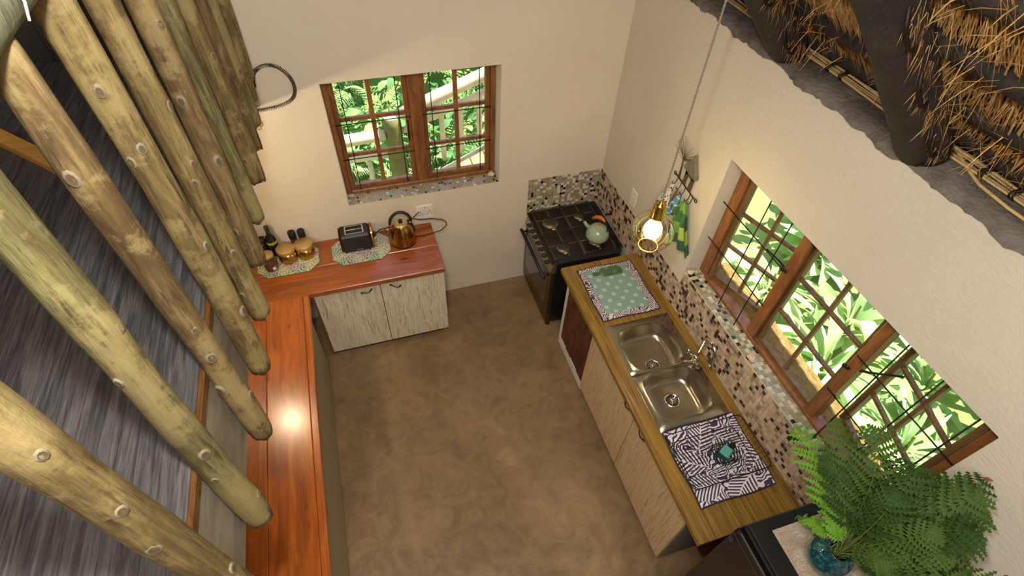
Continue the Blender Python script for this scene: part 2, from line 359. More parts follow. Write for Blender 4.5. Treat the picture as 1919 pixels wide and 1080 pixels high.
MAT = dict(
    wall_back=m_plaster('plaster_warm', '#d0c4ae', '#dacfbc'), wall_right=m_plaster('plaster_cool', '#c4bbaa', '#cfc6b7', 0.8),
    ledge=None, floor=m_floor(), loft=m_loft(),
    pole=[m_pole('peeled_pole', ('#4c3f21', '#746238', '#8d7a4b', '#a59465')), m_pole('peeled_pole_green', ('#4d4a2a', '#6e683e', '#858052', '#9e9668')), m_pole('peeled_pole_brown', ('#46361c', '#6b5532', '#867048', '#a08a60'))],
    rail=m_pole('handrail_pole', ('#4d5340', '#6c725a', '#7f846a', '#9a9a7a', '#8f9478')),
    knot=plain('knot_wood', '#847a62', 0.8, var=0.45, scale=150), knot_core=plain('knot_core', '#5e5038', 0.8, var=0.5, scale=200),
    cut=plain('cut_pole_end', '#c8a468', 0.8, var=0.3), rafter=m_pole('tarred_rafter', ('#171210', '#221b17', '#2e2721', '#463d34', '#332820')),
    batten=m_pole('dark_batten', ('#15110d', '#221b15', '#2f271f', '#4a4036', '#362c22')), straw=m_straw(), thatch=m_thatch(),
    cedar_y=wood('varnished_cedar_lengthwise', [(0.3, '#70340c'), (0.48, '#9a4f18'), (0.6, '#ad5e22'), (0.75, '#c0762f')], 'y', 1.0, 0.30, 0.4),
    cedar_x=wood('varnished_cedar_crosswise', [(0.3, '#6a300e'), (0.48, '#904818'), (0.6, '#a35520'), (0.75, '#b56a2c')], 'x', 1.0, 0.30, 0.4),
    teak=wood('striped_teak', [(0.34, '#33240e'), (0.43, '#71521f'), (0.55, '#93702f'), (0.72, '#b08c44')], 'y', 1.5, 0.38, 0.15, False, 38, 0.12, 0.3, 0.02),
    oak=wood('bleached_oak', [(0.36, '#8f8166'), (0.43, '#bdb094'), (0.52, '#d0c6ac'), (0.7, '#dad2bc')], 'z', 2.2, 0.55, 0, False, 22, 0.15, 0.3, 0.05),
    oak_warm=wood('light_oak', [(0.36, '#9a7c54'), (0.43, '#c0a178'), (0.52, '#cfb088'), (0.7, '#dac19c')], 'z', 2.2, 0.55, 0, False, 22, 0.15, 0.3, 0.05),
    olive=plain('olive_melamine', '#9a9272', 0.5, var=0.06), rustic=wood('rustic_plank', [(0.3, '#1d0e06'), (0.45, '#4a2410'), (0.6, '#6d3a1a'), (0.8, '#8c5a33')], 'z', 2.2, 0.6, 0, True, 9),
    frame=wood('window_frame_wood', [(0.3, '#4e2c12'), (0.5, '#80502a'), (0.65, '#976232'), (0.8, '#ab7a46')], 'z', 2.0, 0.4, 0.2, False, 10),
    frame_d=wood('casement_wood', [(0.3, '#44301a'), (0.5, '#6c5030'), (0.65, '#80633e'), (0.8, '#96794e')], 'z', 2.0, 0.45, 0.1, False, 10),
    white=plain('white_paint', '#ddd8cc', 0.5, var=0.04), grey_panel=plain('grey_melamine', '#8f867a', 0.55, var=0.08),
    black=plain('black_enamel', '#121110', 0.25, coat=0.4), matt_black=plain('matt_black', '#161514', 0.6), iron=plain('wrought_iron', '#2a221a', 0.55, 0.6),
    hob=plain('hob_black', '#26221c', 0.35, 0.2), grate=plain('cast_grate', '#5c5344', 0.5, 0.3), steel=plain('brushed_steel', '#b4aa98', 0.30, 1.0, scale=90), steel_dark=plain('dark_steel', '#77705f', 0.33, 1.0),
    chrome=plain('chrome', '#d8d4ca', 0.10, 1.0), sink=plain('sink_steel', '#aaa290', 0.27, 1.0, scale=140, var=0.08), drain_black=plain('drain_dark', '#141210', 0.6),
    brass=plain('brass', '#c09848', 0.25, 1.0), copper=plain('copper', '#bb853f', 0.18, 1.0, var=0.2), gold=plain('brushed_gold', '#d2b478', 0.5, 0.85),
    oven_glass=plain('oven_glass', '#1a1512', 0.06, coat=0.8), sage=plain('sage_enamel', '#9ba88d', 0.25, coat=0.5), orange=plain('orange_handle', '#c46a16', 0.4),
    glass=m_glass('pane_glass', '#ffffff', 0.04), globe=m_glass('globe_glass', '#fbeec6', 0.34), clear=m_glass('clear_glass', '#f0f6ee', 0.12), slump=m_glass('slumped_glass', '#dde8da', 0.07), vase=None,
    bulb=m_emit('bulb_light', '#fff0d0', 60.0), warm_bulb=m_emit('warm_bulb', '#ffd9a0', 40.0),
    cord=plain('twisted_cord', '#8b8270', 0.9, var=0.5, scale=200), cable=plain('cream_cable', '#c9ad78', 0.5), cable_b=plain('tan_cable', '#a88c5c', 0.5), white_cable=plain('white_cable', '#d6d2c8', 0.5), black_cable=plain('black_cable', '#14110e', 0.5),
    palm=m_palm('navy_palm_print', '#ddd6d6', '#3b3352', 5.2, 52.0), palm2=m_palm('plum_palm_print', '#cfc5c4', '#4a3a4c', 8.0, 44.0),
    leafy=m_palm('leafy_print', '#c9c2a2', '#7e9470', 13.0, 20.0, 0.35, ('#c4b2ac', '#6e6070', '#a5bca0', '#4a7a68')), navy=plain('navy_piping', '#262238', 0.9),
    matedge=plain('mat_piping', '#6d6a44', 0.9), dots=m_dots(), teal=plain('teal_sponge', '#4f9c8e', 0.9), teal_d=plain('dark_teal_pad', '#16423f', 0.95),
    plastic=plain('white_plastic', '#dcd6c8', 0.35, var=0.03), hole=plain('socket_hole', '#3a342c', 0.7),
    toaster=plain('toaster_black', '#1c1a19', 0.5), burner=plain('burner_ring', '#8a7254', 0.5, 0.5), gap=plain('cabinet_shadow_gap', '#2a2218', 0.8), coil=plain('spring_wire', '#4d3e2c', 0.45, 0.8), label_y=plain('yellow_label', '#c6ac30', 0.6), bottle=plain('green_bottle_glass', '#0f1d12', 0.1, coat=0.6),
    capgreen=plain('green_cap', '#1f3d28', 0.5), box_dark=plain('dark_box', '#241d20', 0.6), goldprint=plain('gold_print', '#d2b070', 0.5), jarfill=plain('jar_contents', '#5a2a16', 0.6, var=0.6, scale=120),
    tree=plain('rusty_wire', '#5a4c38', 0.6, 0.3), hut=plain('weathered_tin', '#5b4f38', 0.6, 0.4, var=0.35), tin_roof=plain('tin_roof', '#8a8272', 0.5, 0.6, var=0.3),
    towel_g=m_check('green_checked_cloth', ('#3c6a34', '#6f9840', '#2c5640', '#9aae4c'), 4.5, 6.0), towel_b=None, towel_w=None, towel_br=plain('brown_cloth', '#6a4a34', 0.95),
    stone=plain('stone', '#b8a888', 0.8, var=0.3, scale=40), shell=plain('shell', '#d2b69a', 0.5, var=0.25, scale=60), shell2=plain('pale_shell', '#cfc3a8', 0.6, var=0.2, scale=50),
    fridge=plain('fridge_black', '#13110e', 0.42), fridge_door=plain('fridge_door', '#2a1f18', 0.45, 0.2), frmat=None,
    fern=m_leaf('fern_green', '#2a4416', '#566f2c', 0.2), fern_d=m_leaf('fern_dark_green', '#1c3010', '#3a5822', 0.15), fern_l=m_leaf('fern_light_green', '#4f8a26', '#86b23a', 0.3), stem=plain('fern_stem', '#5c6a2c', 0.7), dead=plain('dead_leaf', '#7a3420', 0.8),
    leaf1=m_leaf('leaf_light', '#a8c47c', '#d6e6ae', 0.35), leaf2=m_leaf('leaf_mid', '#6f9a56', '#a4c47e', 0.3), leaf3=m_leaf('leaf_dark', '#3c6c3a', '#6f9c60', 0.25),
    soil=plain('garden_grass', '#7c9250', 0.95, var=0.45, scale=9), deckwood=plain('deck_wood', '#b49470', 0.8, var=0.25, scale=12), railwood=plain('weathered_rail', '#c8bda6', 0.8, var=0.25, scale=8), postwood=plain('mossy_post', '#6a6a3c', 0.85, var=0.4, scale=10),
    reed=None, fascia=None, pine=wood('pale_pine', [(0.3, '#c08c3e'), (0.5, '#deac58'), (0.7, '#ecc474')], 'x', 2.0, 0.5, 0, False, 10), trimwood=wood('brown_edge', [(0.3, '#4f2e14'), (0.6, '#7d5228'), (0.8, '#96683a')], 'y', 2.0, 0.5),
    grout=plain('tile_grout', '#c0b49c', 0.9),
)
def _x():
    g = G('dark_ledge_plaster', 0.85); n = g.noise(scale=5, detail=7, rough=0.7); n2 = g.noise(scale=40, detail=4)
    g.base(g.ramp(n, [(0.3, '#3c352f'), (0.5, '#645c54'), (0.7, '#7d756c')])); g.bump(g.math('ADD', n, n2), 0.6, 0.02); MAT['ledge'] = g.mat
    g = G('blue_green_glass', 0.06, 0.0, 1.0); n = g.noise(scale=70, detail=3); g.base(g.ramp(n, [(0.35, '#0c2a34'), (0.6, '#1c5a62'), (0.75, '#5aa8a0')])); g.set('Metallic', 0.35); g.bump(n, 0.4, 0.004); MAT['vase'] = g.mat
    g = G('blue_striped_cloth', 0.95); p = g.xyz(); s_ = g.math('FRACT', g.math('MULTIPLY', p[2], 18.0)); g.base(g.mix(g.math('GREATER_THAN', s_, 0.78), '#5a90a6', '#cfd6d2')); MAT['towel_b'] = g.mat
    g = G('dotted_cloth', 0.95); v = g.n('TexVoronoi', 0, None, Vector=g.tc, Scale=48.0); v2 = g.n('TexVoronoi', 0, None, Vector=g.scale(1, 1, 1, (0.4, 0.3, 0.2)), Scale=30.0)
    c = g.mix(g.math('LESS_THAN', v2, 0.22), '#d4ccba', '#b8b070'); g.base(g.mix(g.math('LESS_THAN', v, 0.36), c, '#2c2f52')); MAT['towel_w'] = g.mat
    g = G('woven_mat', 0.95); n = g.noise(g.scale(40, 120, 40, (0, 0, 0.6)), 1.4, 5, 0.7, 1.5); n2 = g.noise(scale=14, detail=4)
    g.base(g.mix(g.ramp(n2, [(0.4, 0.0), (0.65, 0.7)]), g.ramp(n, [(0.35, '#7d6b58'), (0.55, '#a89a8a'), (0.7, '#c9bfb2')]), '#8a7664')); g.bump(n, 0.4, 0.003); MAT['frmat'] = g.mat
    g = G('dry_reed', 0.9); n = g.noise(g.scale(30, 8, 30), 1.5, 6, 0.7, 2.0); g.base(g.ramp(n, [(0.3, '#57421c'), (0.5, '#8a6c34'), (0.7, '#b0935a')])); g.bump(n, 0.8, 0.02); MAT['reed'] = g.mat
    g = G('whitewashed_fascia', 0.75); n = g.noise(g.scale(30, 1.6, 6), 1.4, 6, 0.7, 0.4); n2 = g.noise(scale=5, detail=6)
    g.base(g.mix(g.ramp(n2, [(0.45, 0.0), (0.7, 0.6)]), g.ramp(n, [(0.3, '#6b6152'), (0.5, '#938a7a'), (0.7, '#a89f90')]), '#7a6c58')); g.bump(n, 0.3, 0.004); MAT['fascia'] = g.mat
_x()

# ------------------------------------------------------------------ generators
def partM(name, mb, mat, parent, M, label=None, kind=None):
    """mesh in its own frame, M = that frame in the world"""
    o = bpy.data.objects.new(name, mb.mesh(name, mat)); COL.objects.link(o); o.parent = parent
    o.matrix_local = wm(parent).inverted() @ M; WM[o.name] = M
    return tagp(o, label, kind=kind)
def pole_mb(p0, p1, r0, r1, seed, n=18, m=34, wob=0.007, bumps=(), cut=0):
    R = random.Random(seed); p0 = Vector(p0); p1 = Vector(p1); ax = (p1 - p0); L = ax.length; ax.normalize()
    u = ax.orthogonal().normalized(); v = ax.cross(u)
    ph = [R.uniform(0, 6.28) for _ in range(8)]; am = [R.uniform(.3, 1) for _ in range(8)]
    vs = []; cen = []
    for i in range(m + 1):
        t = i / m; s = t * L
        c = p0 + ax * s + u * wob * am[0] * math.sin(s * 3.1 + ph[0]) + v * wob * am[1] * math.sin(s * 2.3 + ph[1])
        r = r0 + (r1 - r0) * t
        r *= 1 + 0.05 * am[2] * math.sin(s * 7 + ph[2]) + 0.03 * am[3] * math.sin(s * 15 + ph[3])
        if i in (0, m): r *= 0.93
        cen.append((c, r))
        for k in range(n):
            a = 2 * PI * k / n
            rr = r * (1 + 0.035 * math.sin(2 * a + ph[4] + s) + 0.02 * math.sin(5 * a + ph[5] + s * 4))
            d = u * math.cos(a) + v * math.sin(a)
            for (bt, bd) in bumps:
                q = math.exp(-((t - bt) * L / 0.03) ** 2) * max(0.0, d.dot(bd)) ** 6
                rr += r * 0.13 * q
            e = Vector((0, 0, 0))
            if i == 0: e = ax * (0.006 * math.sin(3 * a + ph[6]) + 0.004 * math.sin(7 * a))
            vs.append(c + d * rr + e)
    mb = MB()
    fs = [(i * n + k, i * n + (k + 1) % n, (i + 1) * n + (k + 1) % n, (i + 1) * n + k) for i in range(m) for k in range(n)]
    b = mb.add(vs, fs, True); mb.cen = cen
    mb.mi = 1
    mb.f += [tuple(range(n))[::-1], tuple(m * n + k for k in range(n))]; mb.m += [1, 1]; mb.s += [False, False]
    return mb
def ring_solid(mb, x0, x1, z0, z1, hx0, hx1, hz0, hz1, y0, y1, b=0.0):
    mb.box(x0, hx0, y0, y1, z0, z1, b); mb.box(hx1, x1, y0, y1, z0, z1, b)
    mb.box(hx0, hx1, y0, y1, z0, hz0, b); mb.box(hx0, hx1, y0, y1, hz1, z1, b)

# ------------------------------------------------------------------ room shell
WBX0, WBX1, WBZ0, WBZ1 = -2.048, -0.894, 1.163, 2.114      # opening in the back wall
WRY0, WRY1, WRZ0, WRZ1 = -2.973, -1.319, 1.236, 2.124      # opening in the right wall
mb = MB(); mb.box(-5.2, 0.0, -6.0, 0.0, -0.1, 0.0); struct('floor', mb, MAT['floor'])
mb = MB()
mb.box(-5.3, WBX0, 0, 0.25, -0.1, WBZ1); mb.box(WBX1, 0.27, 0, 0.25, -0.1, WBZ1); mb.box(WBX0, WBX1, 0, 0.25, -0.1, WBZ0)
st = len(mb.v); mb.prism([(-5.3, WBZ1), (0.27, WBZ1), (0.27, 2.66), (-2.45, 5.38), (-5.3, 2.53)], 0, 0.25)
mb.xf(st, Matrix(((1, 0, 0, 0), (0, 0, 1, 0), (0, 1, 0, 0), (0, 0, 0, 1))))
wall_back = struct('wall_back', mb, MAT['wall_back'])
mb = MB()
mb.box(0, 0.27, WRY1, 0.0, -0.1, 2.66); mb.box(0, 0.27, -6.0, WRY0, -0.1, 2.66)
mb.box(0, 0.27, WRY0, WRY1, -0.1, WRZ0); mb.box(0, 0.27, WRY0, WRY1, WRZ1, 2.66)
wall_right = struct('wall_right', mb, MAT['wall_right'])
mb = MB(); mb.box(-5.3, -5.2, -6.0, 0.0, -0.1, 2.6); struct('wall_left', mb, MAT['wall_back'])
mb = MB(); st = len(mb.v); mb.prism([(-5.3, -0.1), (0.27, -0.1), (0.27, 2.66), (-2.45, 5.38), (-5.3, 2.53)], -6.12, -6.0)
mb.xf(st, Matrix(((1, 0, 0, 0), (0, 0, 1, 0), (0, 1, 0, 0), (0, 0, 0, 1)))); struct('wall_front', mb, MAT['wall_back'])
# wall-top ledge with a ragged inner edge
R5 = random.Random(5)
jag = [R5.uniform(-1, 1) for _ in range(400)]
def ledge_fn(u, v):
    y = -6.0 + 6.0 * u; k = int(u * 300)
    x = 0.30 * v
    z = 2.685 + 0.004 * math.sin(y * 9 + x * 20) + 0.002 * jag[(k * 7 + int(v * 6) * 31) % 400]
    sm = 0.004 * jag[k] + 0.005 * math.sin(y * 31 + 2 * math.sin(y * 7)) + 0.004 * math.sin(y * 13)
    if v < 0.01: return (-0.004 + 0.4 * sm, y, 2.652 + 1.2 * sm)
    if v < 0.2: return (0.004 + sm, y, 2.678 + 0.3 * sm)
    return (x, y, z)
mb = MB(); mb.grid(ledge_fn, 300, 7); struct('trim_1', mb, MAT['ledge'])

# roof: thatch on battens on rafters
def roof_fn(u, v):
    y = -6.1 + 6.5 * u; x = 0.75 - 3.2 * v; o = 0.012 * math.sin(y * 23 + x * 7) + 0.014 * math.sin(x * 31 + y * 5)
    return (x + o, y, 2.985 - x + o)
mb = MB(); mb.grid(roof_fn, 130, 70)
for sgn in (0,):
    mb.add([(0.75, -6.1, 2.40), (0.75, 0.4, 2.40), (-2.45, 0.4, 5.65), (-2.45, -6.1, 5.65)], [(0, 1, 2, 3)])
    mb.add([(0.75, -6.1, 2.235), (0.75, 0.4, 2.235), (0.75, 0.4, 2.40), (0.75, -6.1, 2.40)], [(0, 1, 2, 3)])
mb.add([(-2.45, -6.1, 5.43), (-2.45, 0.4, 5.43), (-5.65, 0.4, 2.23), (-5.65, -6.1, 2.23)], [(0, 1, 2, 3)])
mb.add([(-2.45, -6.1, 5.65), (-2.45, 0.4, 5.65), (-5.65, 0.4, 2.45), (-5.65, -6.1, 2.45)], [(3, 2, 1, 0)])
ceiling = struct('ceiling', mb, MAT['thatch'])
RAFT_Y = (-0.57, -1.345, -2.12, -2.9, -3.7, -4.5, -5.3)
for i, y in enumerate(RAFT_Y):
    r = 0.082 if y == -2.12 else 0.075
    m_ = pole_mb((0.065, y, 2.705), (-2.4, y + 0.02, 5.17), r, r * 0.85, 40 + i, m=40)
    part('rafter', m_, [MAT['rafter'], MAT['rafter']], ceiling)
for i, x in enumerate((0.165, 0.02, -0.19, -0.38, -0.60, -0.82, -1.05, -1.3, -1.55, -1.8, -2.05, -2.3)):
    m_ = pole_mb((x + 0.015, -6.0, 2.925 - x - 0.015), (x, 0.3, 2.925 - x), 0.036, 0.030, 60 + i, n=12, m=44, wob=0.010)
    part('batten', m_, [MAT['batten'], MAT['batten']], ceiling)
for y in (-1.345, -2.12, -2.9):
    for x in (0.02, -0.19, -0.38):
        m_ = MB(); c0 = Vector((x - 0.03, y, 2.85 - x + 0.02))
        for s in (-0.016, 0.0, 0.014):
            pts = [c0 + Vector((0.7071, 0, -0.7071)) * (0.055 * math.sin(a) + s * 2) + Vector((0, 1, 0)) * (0.10 * math.cos(a + s * 12)) + Vector((0.7071, 0, 0.7071)) * (0.10 * math.cos(a)) * (1 if math.cos(a) > 0 else .95) for a in [2 * PI * k / 14 for k in range(14)]]
            m_.tube(pts, 0.006, 5, closed=True)
        part('binding', m_, MAT['iron'], ceiling)
Rs = random.Random(11)
mb = MB()
down = Vector((0.7071, 0, -0.7071)); outn = Vector((-0.7071, 0, -0.7071))
def straw(p, d, L, w, bend):
    side = d.cross(outn)
    if side.length < 0.05: side = d.orthogonal()
    if p.x + d.x * L > 0.17 and p.z + d.z * L < 2.765: L = max(0.02, (0.17 - p.x) / max(d.x, 0.05))
    if p.x > 0.16: return
    side.normalize(); q = p + d * (L * .5) + bend * .5; e = p + d * L + bend * 1.6
    mb.add([p - side * w, p + side * w, q + side * w, q - side * w, e], [(0, 1, 2, 3), (3, 2, 4)])
for i in range(22000):                                             # the combed coat, lying down the slope
    x = Rs.uniform(-1.05, 0.30); y = Rs.uniform(-3.6, -0.2)
    clump = 0.02 * math.sin(y * 40 + math.sin(x * 9) * 3)
    off = 2.975 - x + Rs.uniform(-0.035, 0.012) + clump * 0.7
    d = (down + Vector((0, 1, 0)) * (Rs.gauss(0, 0.12) + 0.35 * math.sin(y * 5 + x * 3)) + outn * Rs.uniform(-0.05, 0.10)).normalized()
    straw(Vector((x, y, off)), d, Rs.uniform(0.10, 0.30), Rs.uniform(0.0016, 0.0034), outn * Rs.uniform(0, 0.02))
for i in range(900):                                               # loose stalks hanging out over the battens and rafters
    x = Rs.uniform(-0.8, 0.24); y = Rs.choice((Rs.uniform(-3.2, -0.4), Rs.gauss(-2.2, 0.15), Rs.gauss(-1.40, 0.12)))
    p = Vector((x, y, 2.90 - x - Rs.uniform(0.0, 0.06)))
    d = (down * Rs.uniform(-0.4, 1) + Vector((0, 1, 0)) * Rs.gauss(0, 1.3) + outn * Rs.uniform(0.0, 0.5)).normalized()
    straw(p, d, Rs.uniform(0.04, 0.15), Rs.uniform(0.0010, 0.0018), Vector((0, 0, -1)) * Rs.uniform(0, 0.06))
for i in range(500):                                                # bristles along the rafter flanks
    y0 = Rs.choice((-2.12, -1.345)); t = Rs.uniform(0.02, 0.8); s_ = Rs.choice((-1, -1, -1, 1))
    p = Vector((0.065 - t * .7071 * 1, y0 + s_ * 0.075, 2.705 + t * .7071)) - outn * Rs.uniform(-0.03, 0.05)
    d = (down * Rs.uniform(-.3, 1) + Vector((0, s_, 0)) * Rs.uniform(0, .6) + outn * Rs.uniform(.1, .8)).normalized()
    straw(p, d, Rs.uniform(0.02, 0.07), 0.0011, Vector((0, 0, -.01)))
part('straw', mb, MAT['straw'], ceiling, kind='stuff')

# ------------------------------------------------------------------ mosaic tiles
TC = {k: plain('tile_' + k, v, 0.3, coat=0.08, var=0.12, scale=25) for k, v in dict(blush='#b9a08a', sand='#c4ae92', beige='#a8917a', taupe='#8b7560', dark='#2c211a', espresso='#4a382c', grey='#8f8c80',
      cream='#c2b898', moss='#8c8764', pearl='#c9ccc0', ochre='#a07c48', black='#171412', stone='#9c927a').items()}
P_SPLASH = ['blush'] * 7 + ['sand'] * 5 + ['beige'] * 5 + ['taupe'] * 2 + ['grey'] + ['dark'] * 3 + ['espresso']
P_SILL = ['cream'] * 5 + ['moss'] * 4 + ['stone'] * 4 + ['pearl'] * 2 + ['dark'] * 2 + ['black'] + ['grey'] * 2
P_BACK = ['stone'] * 5 + ['ochre'] * 3 + ['pearl'] * 4 + ['grey'] * 4 + ['black'] * 2 + ['taupe'] * 4 + ['cream'] * 2
def tile_field(name, o, U, V, N, nu, nv, pu, pv, pal, seed, base_t=0.004, single=300):
    R = random.Random(seed); o = Vector(o); U = Vector(U); V = Vector(V); N = Vector(N)
    W, H = nu * pu, nv * pv
    mb = MB(); b = [o + U * a + V * c_ + N * d for d in (0, base_t) for a, c_ in ((0, 0), (W, 0), (W, H), (0, H))]
    mb.add(b, [(3, 2, 1, 0), (4, 5, 6, 7), (0, 1, 5, 4), (1, 2, 6, 5), (2, 3, 7, 6), (3, 0, 4, 7)])
    root = struct(name, mb, MAT['grout'])
    cells = []
    for i in range(nu):
        for j in range(nv):
            c = o + U * (i + .5) * pu + V * (j + .5) * pv + N * base_t
            cells.append(((c - CAM_C).length, R.choice(pal), c))
    cells.sort(key=lambda q: q[0])
    def tb(m_, c, jt):
        hu, hv, t, e = pu * .455, pv * .455, 0.0035 + jt, 0.0014
        vs = [c + U * (a * hu) + V * (d * hv) for a, d in ((-1, -1), (1, -1), (1, 1), (-1, 1))] + [c + U * (a * (hu - e)) + V * (d * (hv - e)) + N * t for a, d in ((-1, -1), (1, -1), (1, 1), (-1, 1))]
        m_.add(vs, [(4, 5, 6, 7), (0, 1, 5, 4), (1, 2, 6, 5), (2, 3, 7, 6), (3, 0, 4, 7)])
    meshes = {}
    for d, k, c in cells[:single]:
        if k not in meshes:
            m_ = MB(); tb(m_, Vector((0, 0, 0)), 0); meshes[k] = m_.mesh('tile', TC[k])
        inst('tile', meshes[k], root, Matrix.Translation(c + N * R.uniform(-0.0008, 0.0006)))
    if len(cells) > single:
        keys = sorted(set(pal)); m_ = MB()
        for d, k, c in cells[single:]:
            m_.mi = keys.index(k); tb(m_, c, R.uniform(-0.0008, 0.0006))
        part('far_tile', m_, [TC[k] for k in keys], root, kind='stuff')
    return root
PT = 0.0258
tile_field('trim_2', (0, -2.973, 0.902), (0, 1, 0), (0, 0, 1), (-1, 0, 0), 64, 13, PT, PT, P_SPLASH, 1)
tile_field('trim_3', (0, -1.3205, 0.80), (0, 1, 0), (0, 0, 1), (-1, 0, 0), 51, 13, PT, PT, P_SPLASH + ['grey', 'stone', 'black'], 2)
tile_field('trim_4', (-0.645, 0, 0.80), (1, 0, 0), (0, 0, 1), (0, -1, 0), 25, 13, 0.0258, 0.0256, P_BACK, 3)
tile_field('trim_5', (0.0, WRY0, WRZ0), (0, 1, 0), (1, 0, 0), (0, 0, 1), 64, 4, PT, 0.026, P_SILL, 4)
tile_field('trim_6', (WBX0, 0.0, WBZ0), (1, 0, 0), (0, 1, 0), (0, 0, 1), 57, 6, 0.0202, 0.021, ['stone'] * 5 + ['ochre'] * 5 + ['moss'] * 4 + ['grey'] * 3 + ['black'] * 2 + ['taupe'] * 4 + ['pearl'], 5)

# ------------------------------------------------------------------ windows
def casement(parent, M, w, h, cols, rows, zs=None, stile=0.034, mun=0.02, mat=None, thick=0.034):
    mat = mat or MAT['frame_d']
    mb = MB(); ring_solid(mb, 0, w, 0, h, stile, w - stile, stile, h - stile, 0, thick, 0.003)
    cs = partM('casement', mb, mat, parent, M)
    us = [stile + (w - 2 * stile) * i / cols for i in range(cols + 1)]
    vs = [stile + (h - 2 * stile) * i / rows for i in range(rows + 1)] if zs is None else zs
    for u in us[1:-1]:
        m_ = MB(); m_.box(u - mun / 2, u + mun / 2, 0.004, thick - 0.004, stile, h - stile, 0.003); partM('muntin', m_, mat, cs, M)
    for v in vs[1:-1]:
        m_ = MB(); m_.box(stile, w - stile, 0.006, thick - 0.006, v - mun / 2, v + mun / 2, 0.003); partM('muntin', m_, mat, cs, M)
    for i in range(cols):
        for j in range(rows):
            m_ = MB(); m_.box(us[i], us[i + 1], thick * .45, thick * .55, vs[j], vs[j + 1]); partM('glass_pane', m_, MAT['glass'], cs, M)
    return cs
def frame3(ux, uy, org):   # local (u, w, z): u along the wall, w outwards
    return Matrix(((ux[0], uy[0], 0, org[0]), (ux[1], uy[1], 0, org[1]), (0, 0, 1, org[2]), (0, 0, 0, 1)))
def bars(parent, pts, r=0.0036):
    for a, b in pts:
        m_ = MB(); m_.tube([a, b], r, 6); part('burglar_bar', m_, MAT['iron'], parent)
# back window
w1 = struct_empty('window_1', (-1.47, 0.12, WBZ0))
mb = MB(); z0, z1 = 1.168, WBZ1
mb.box(WBX0 + .001, -2.012, 0.125, 0.20, z0, z1, 0.004); mb.box(-0.930, WBX1 - .001, 0.125, 0.20, z0, z1, 0.004)
mb.box(-2.012, -0.930, 0.12, 0.20, z0, 1.198, 0.004); mb.box(-2.012, -0.930, 0.125, 0.20, 2.085, z1, 0.004)
part('frame', mb, MAT['frame'], w1)
mb = MB(); mb.box(-1.507, -1.424, 0.122, 0.20, 1.198, 2.085, 0.005); part('mullion', mb, MAT['frame'], w1)
for x0, x1 in ((-2.012, -1.507), (-1.424, -0.930)):
    casement(w1, frame3((1, 0), (0, 1), (x0, 0.150, 1.198)), x1 - x0, 0.887, 2, 3, [0.034, 0.287, 0.567, 0.853], stile=0.034, mun=0.03, mat=MAT['frame'])
bars(w1, [((x, 0.135, 1.19), (x, 0.135, 2.09)) for x in (-1.94, -1.585, -1.355, -1.01)] + [((-2.035, 0.128, z), (-0.905, 0.128, z)) for z in (1.748, 1.47)])
mb = MB(); mb.tube([(-1.535, 0.128, 1.56), (-1.535, 0.120, 1.66), (-1.53, 0.128, 1.72)], 0.006, 6); part('window_catch', mb, MAT['iron'], w1)
# right window
w2 = struct_empty('window_2', (0.10, -2.146, WRZ0))
FX0, FX1 = 0.104, 0.165
mb = MB()
mb.box(FX0, FX1, -1.395, WRY1 - .001, WRZ0 + .004, WRZ1, 0.004); mb.box(FX0, FX1, WRY0 + .001, -2.925, WRZ0 + .004, WRZ1, 0.004)
mb.box(FX0 - .012, FX1, -2.925, -1.395, WRZ0 + .004, 1.268, 0.004); mb.box(FX0, FX1, -2.925, -1.395, 2.075, WRZ1, 0.004)
part('frame', mb, MAT['frame'], w2)
for y0, y1 in ((-1.925, -1.858), (-2.462, -2.410)):
    mb = MB(); mb.box(FX0 - .006, FX1, y0, y1, 1.268, 2.075, 0.005); part('mullion', mb, MAT['frame'], w2)
A1 = math.radians(17.5); Hc = 0.805
casement(w2, frame3((math.sin(A1), -math.cos(A1)), (math.cos(A1), math.sin(A1)), (0.118, -1.397, 1.268)), 0.455, Hc, 2, 3)
casement(w2, frame3((0, -1), (1, 0), (0.125, -1.927, 1.268)), 0.482, Hc, 2, 3, stile=0.022)
A3 = math.radians(17.0)
casement(w2, frame3((math.sin(A3), math.cos(A3)), (math.cos(A3), -math.sin(A3)), (0.118, -2.923, 1.268)), 0.45, Hc, 2, 3)
bars(w2, [((0.062, y, WRZ0 + .008), (0.062, y, WRZ1)) for y in (-1.625, -1.798, -2.55, -2.722, -2.889)] +
     [((0.066, -1.322, z), (0.066, -1.90, z)) for z in (1.543, 1.822)] + [((0.066, -2.43, z), (0.066, -2.970, z)) for z in (1.543, 1.822)])
for pts in ([(0.100, -1.885, 1.80), (0.13, -1.80, 1.78), (0.17, -1.66, 1.73)], [(0.100, -2.43, 1.70), (0.15, -2.49, 1.73), (0.235, -2.57, 1.78)]):
    mb = MB(); mb.tube(pts, [0.008, 0.006, 0.005], 6); mb.tube([pts[0], (pts[0][0] - .004, pts[0][1] + .03, pts[0][2] - .01)], 0.011, 6); part('window_stay', mb, MAT['iron'], w2)
for yy in (-1.84, -2.475):
    mb = MB(); mb.tube([(0.10, yy, 1.50), (0.125, yy + .02, 1.49), (0.13, yy + .03, 1.46), (0.12, yy + .02, 1.44)], 0.005, 6); part('window_catch', mb, MAT['iron'], w2)
mb = MB(); mb.grid(lambda u, v: (0.166 + 0.15 * v, WRY0 + .002 + (WRY1 - WRY0 - .004) * u, 1.258 - 0.006 * v + 0.006 * math.sin(u * 90) * math.sin(v * 9 + u * 40)), 90, 8); struct('trim_7', mb, MAT['reed'])

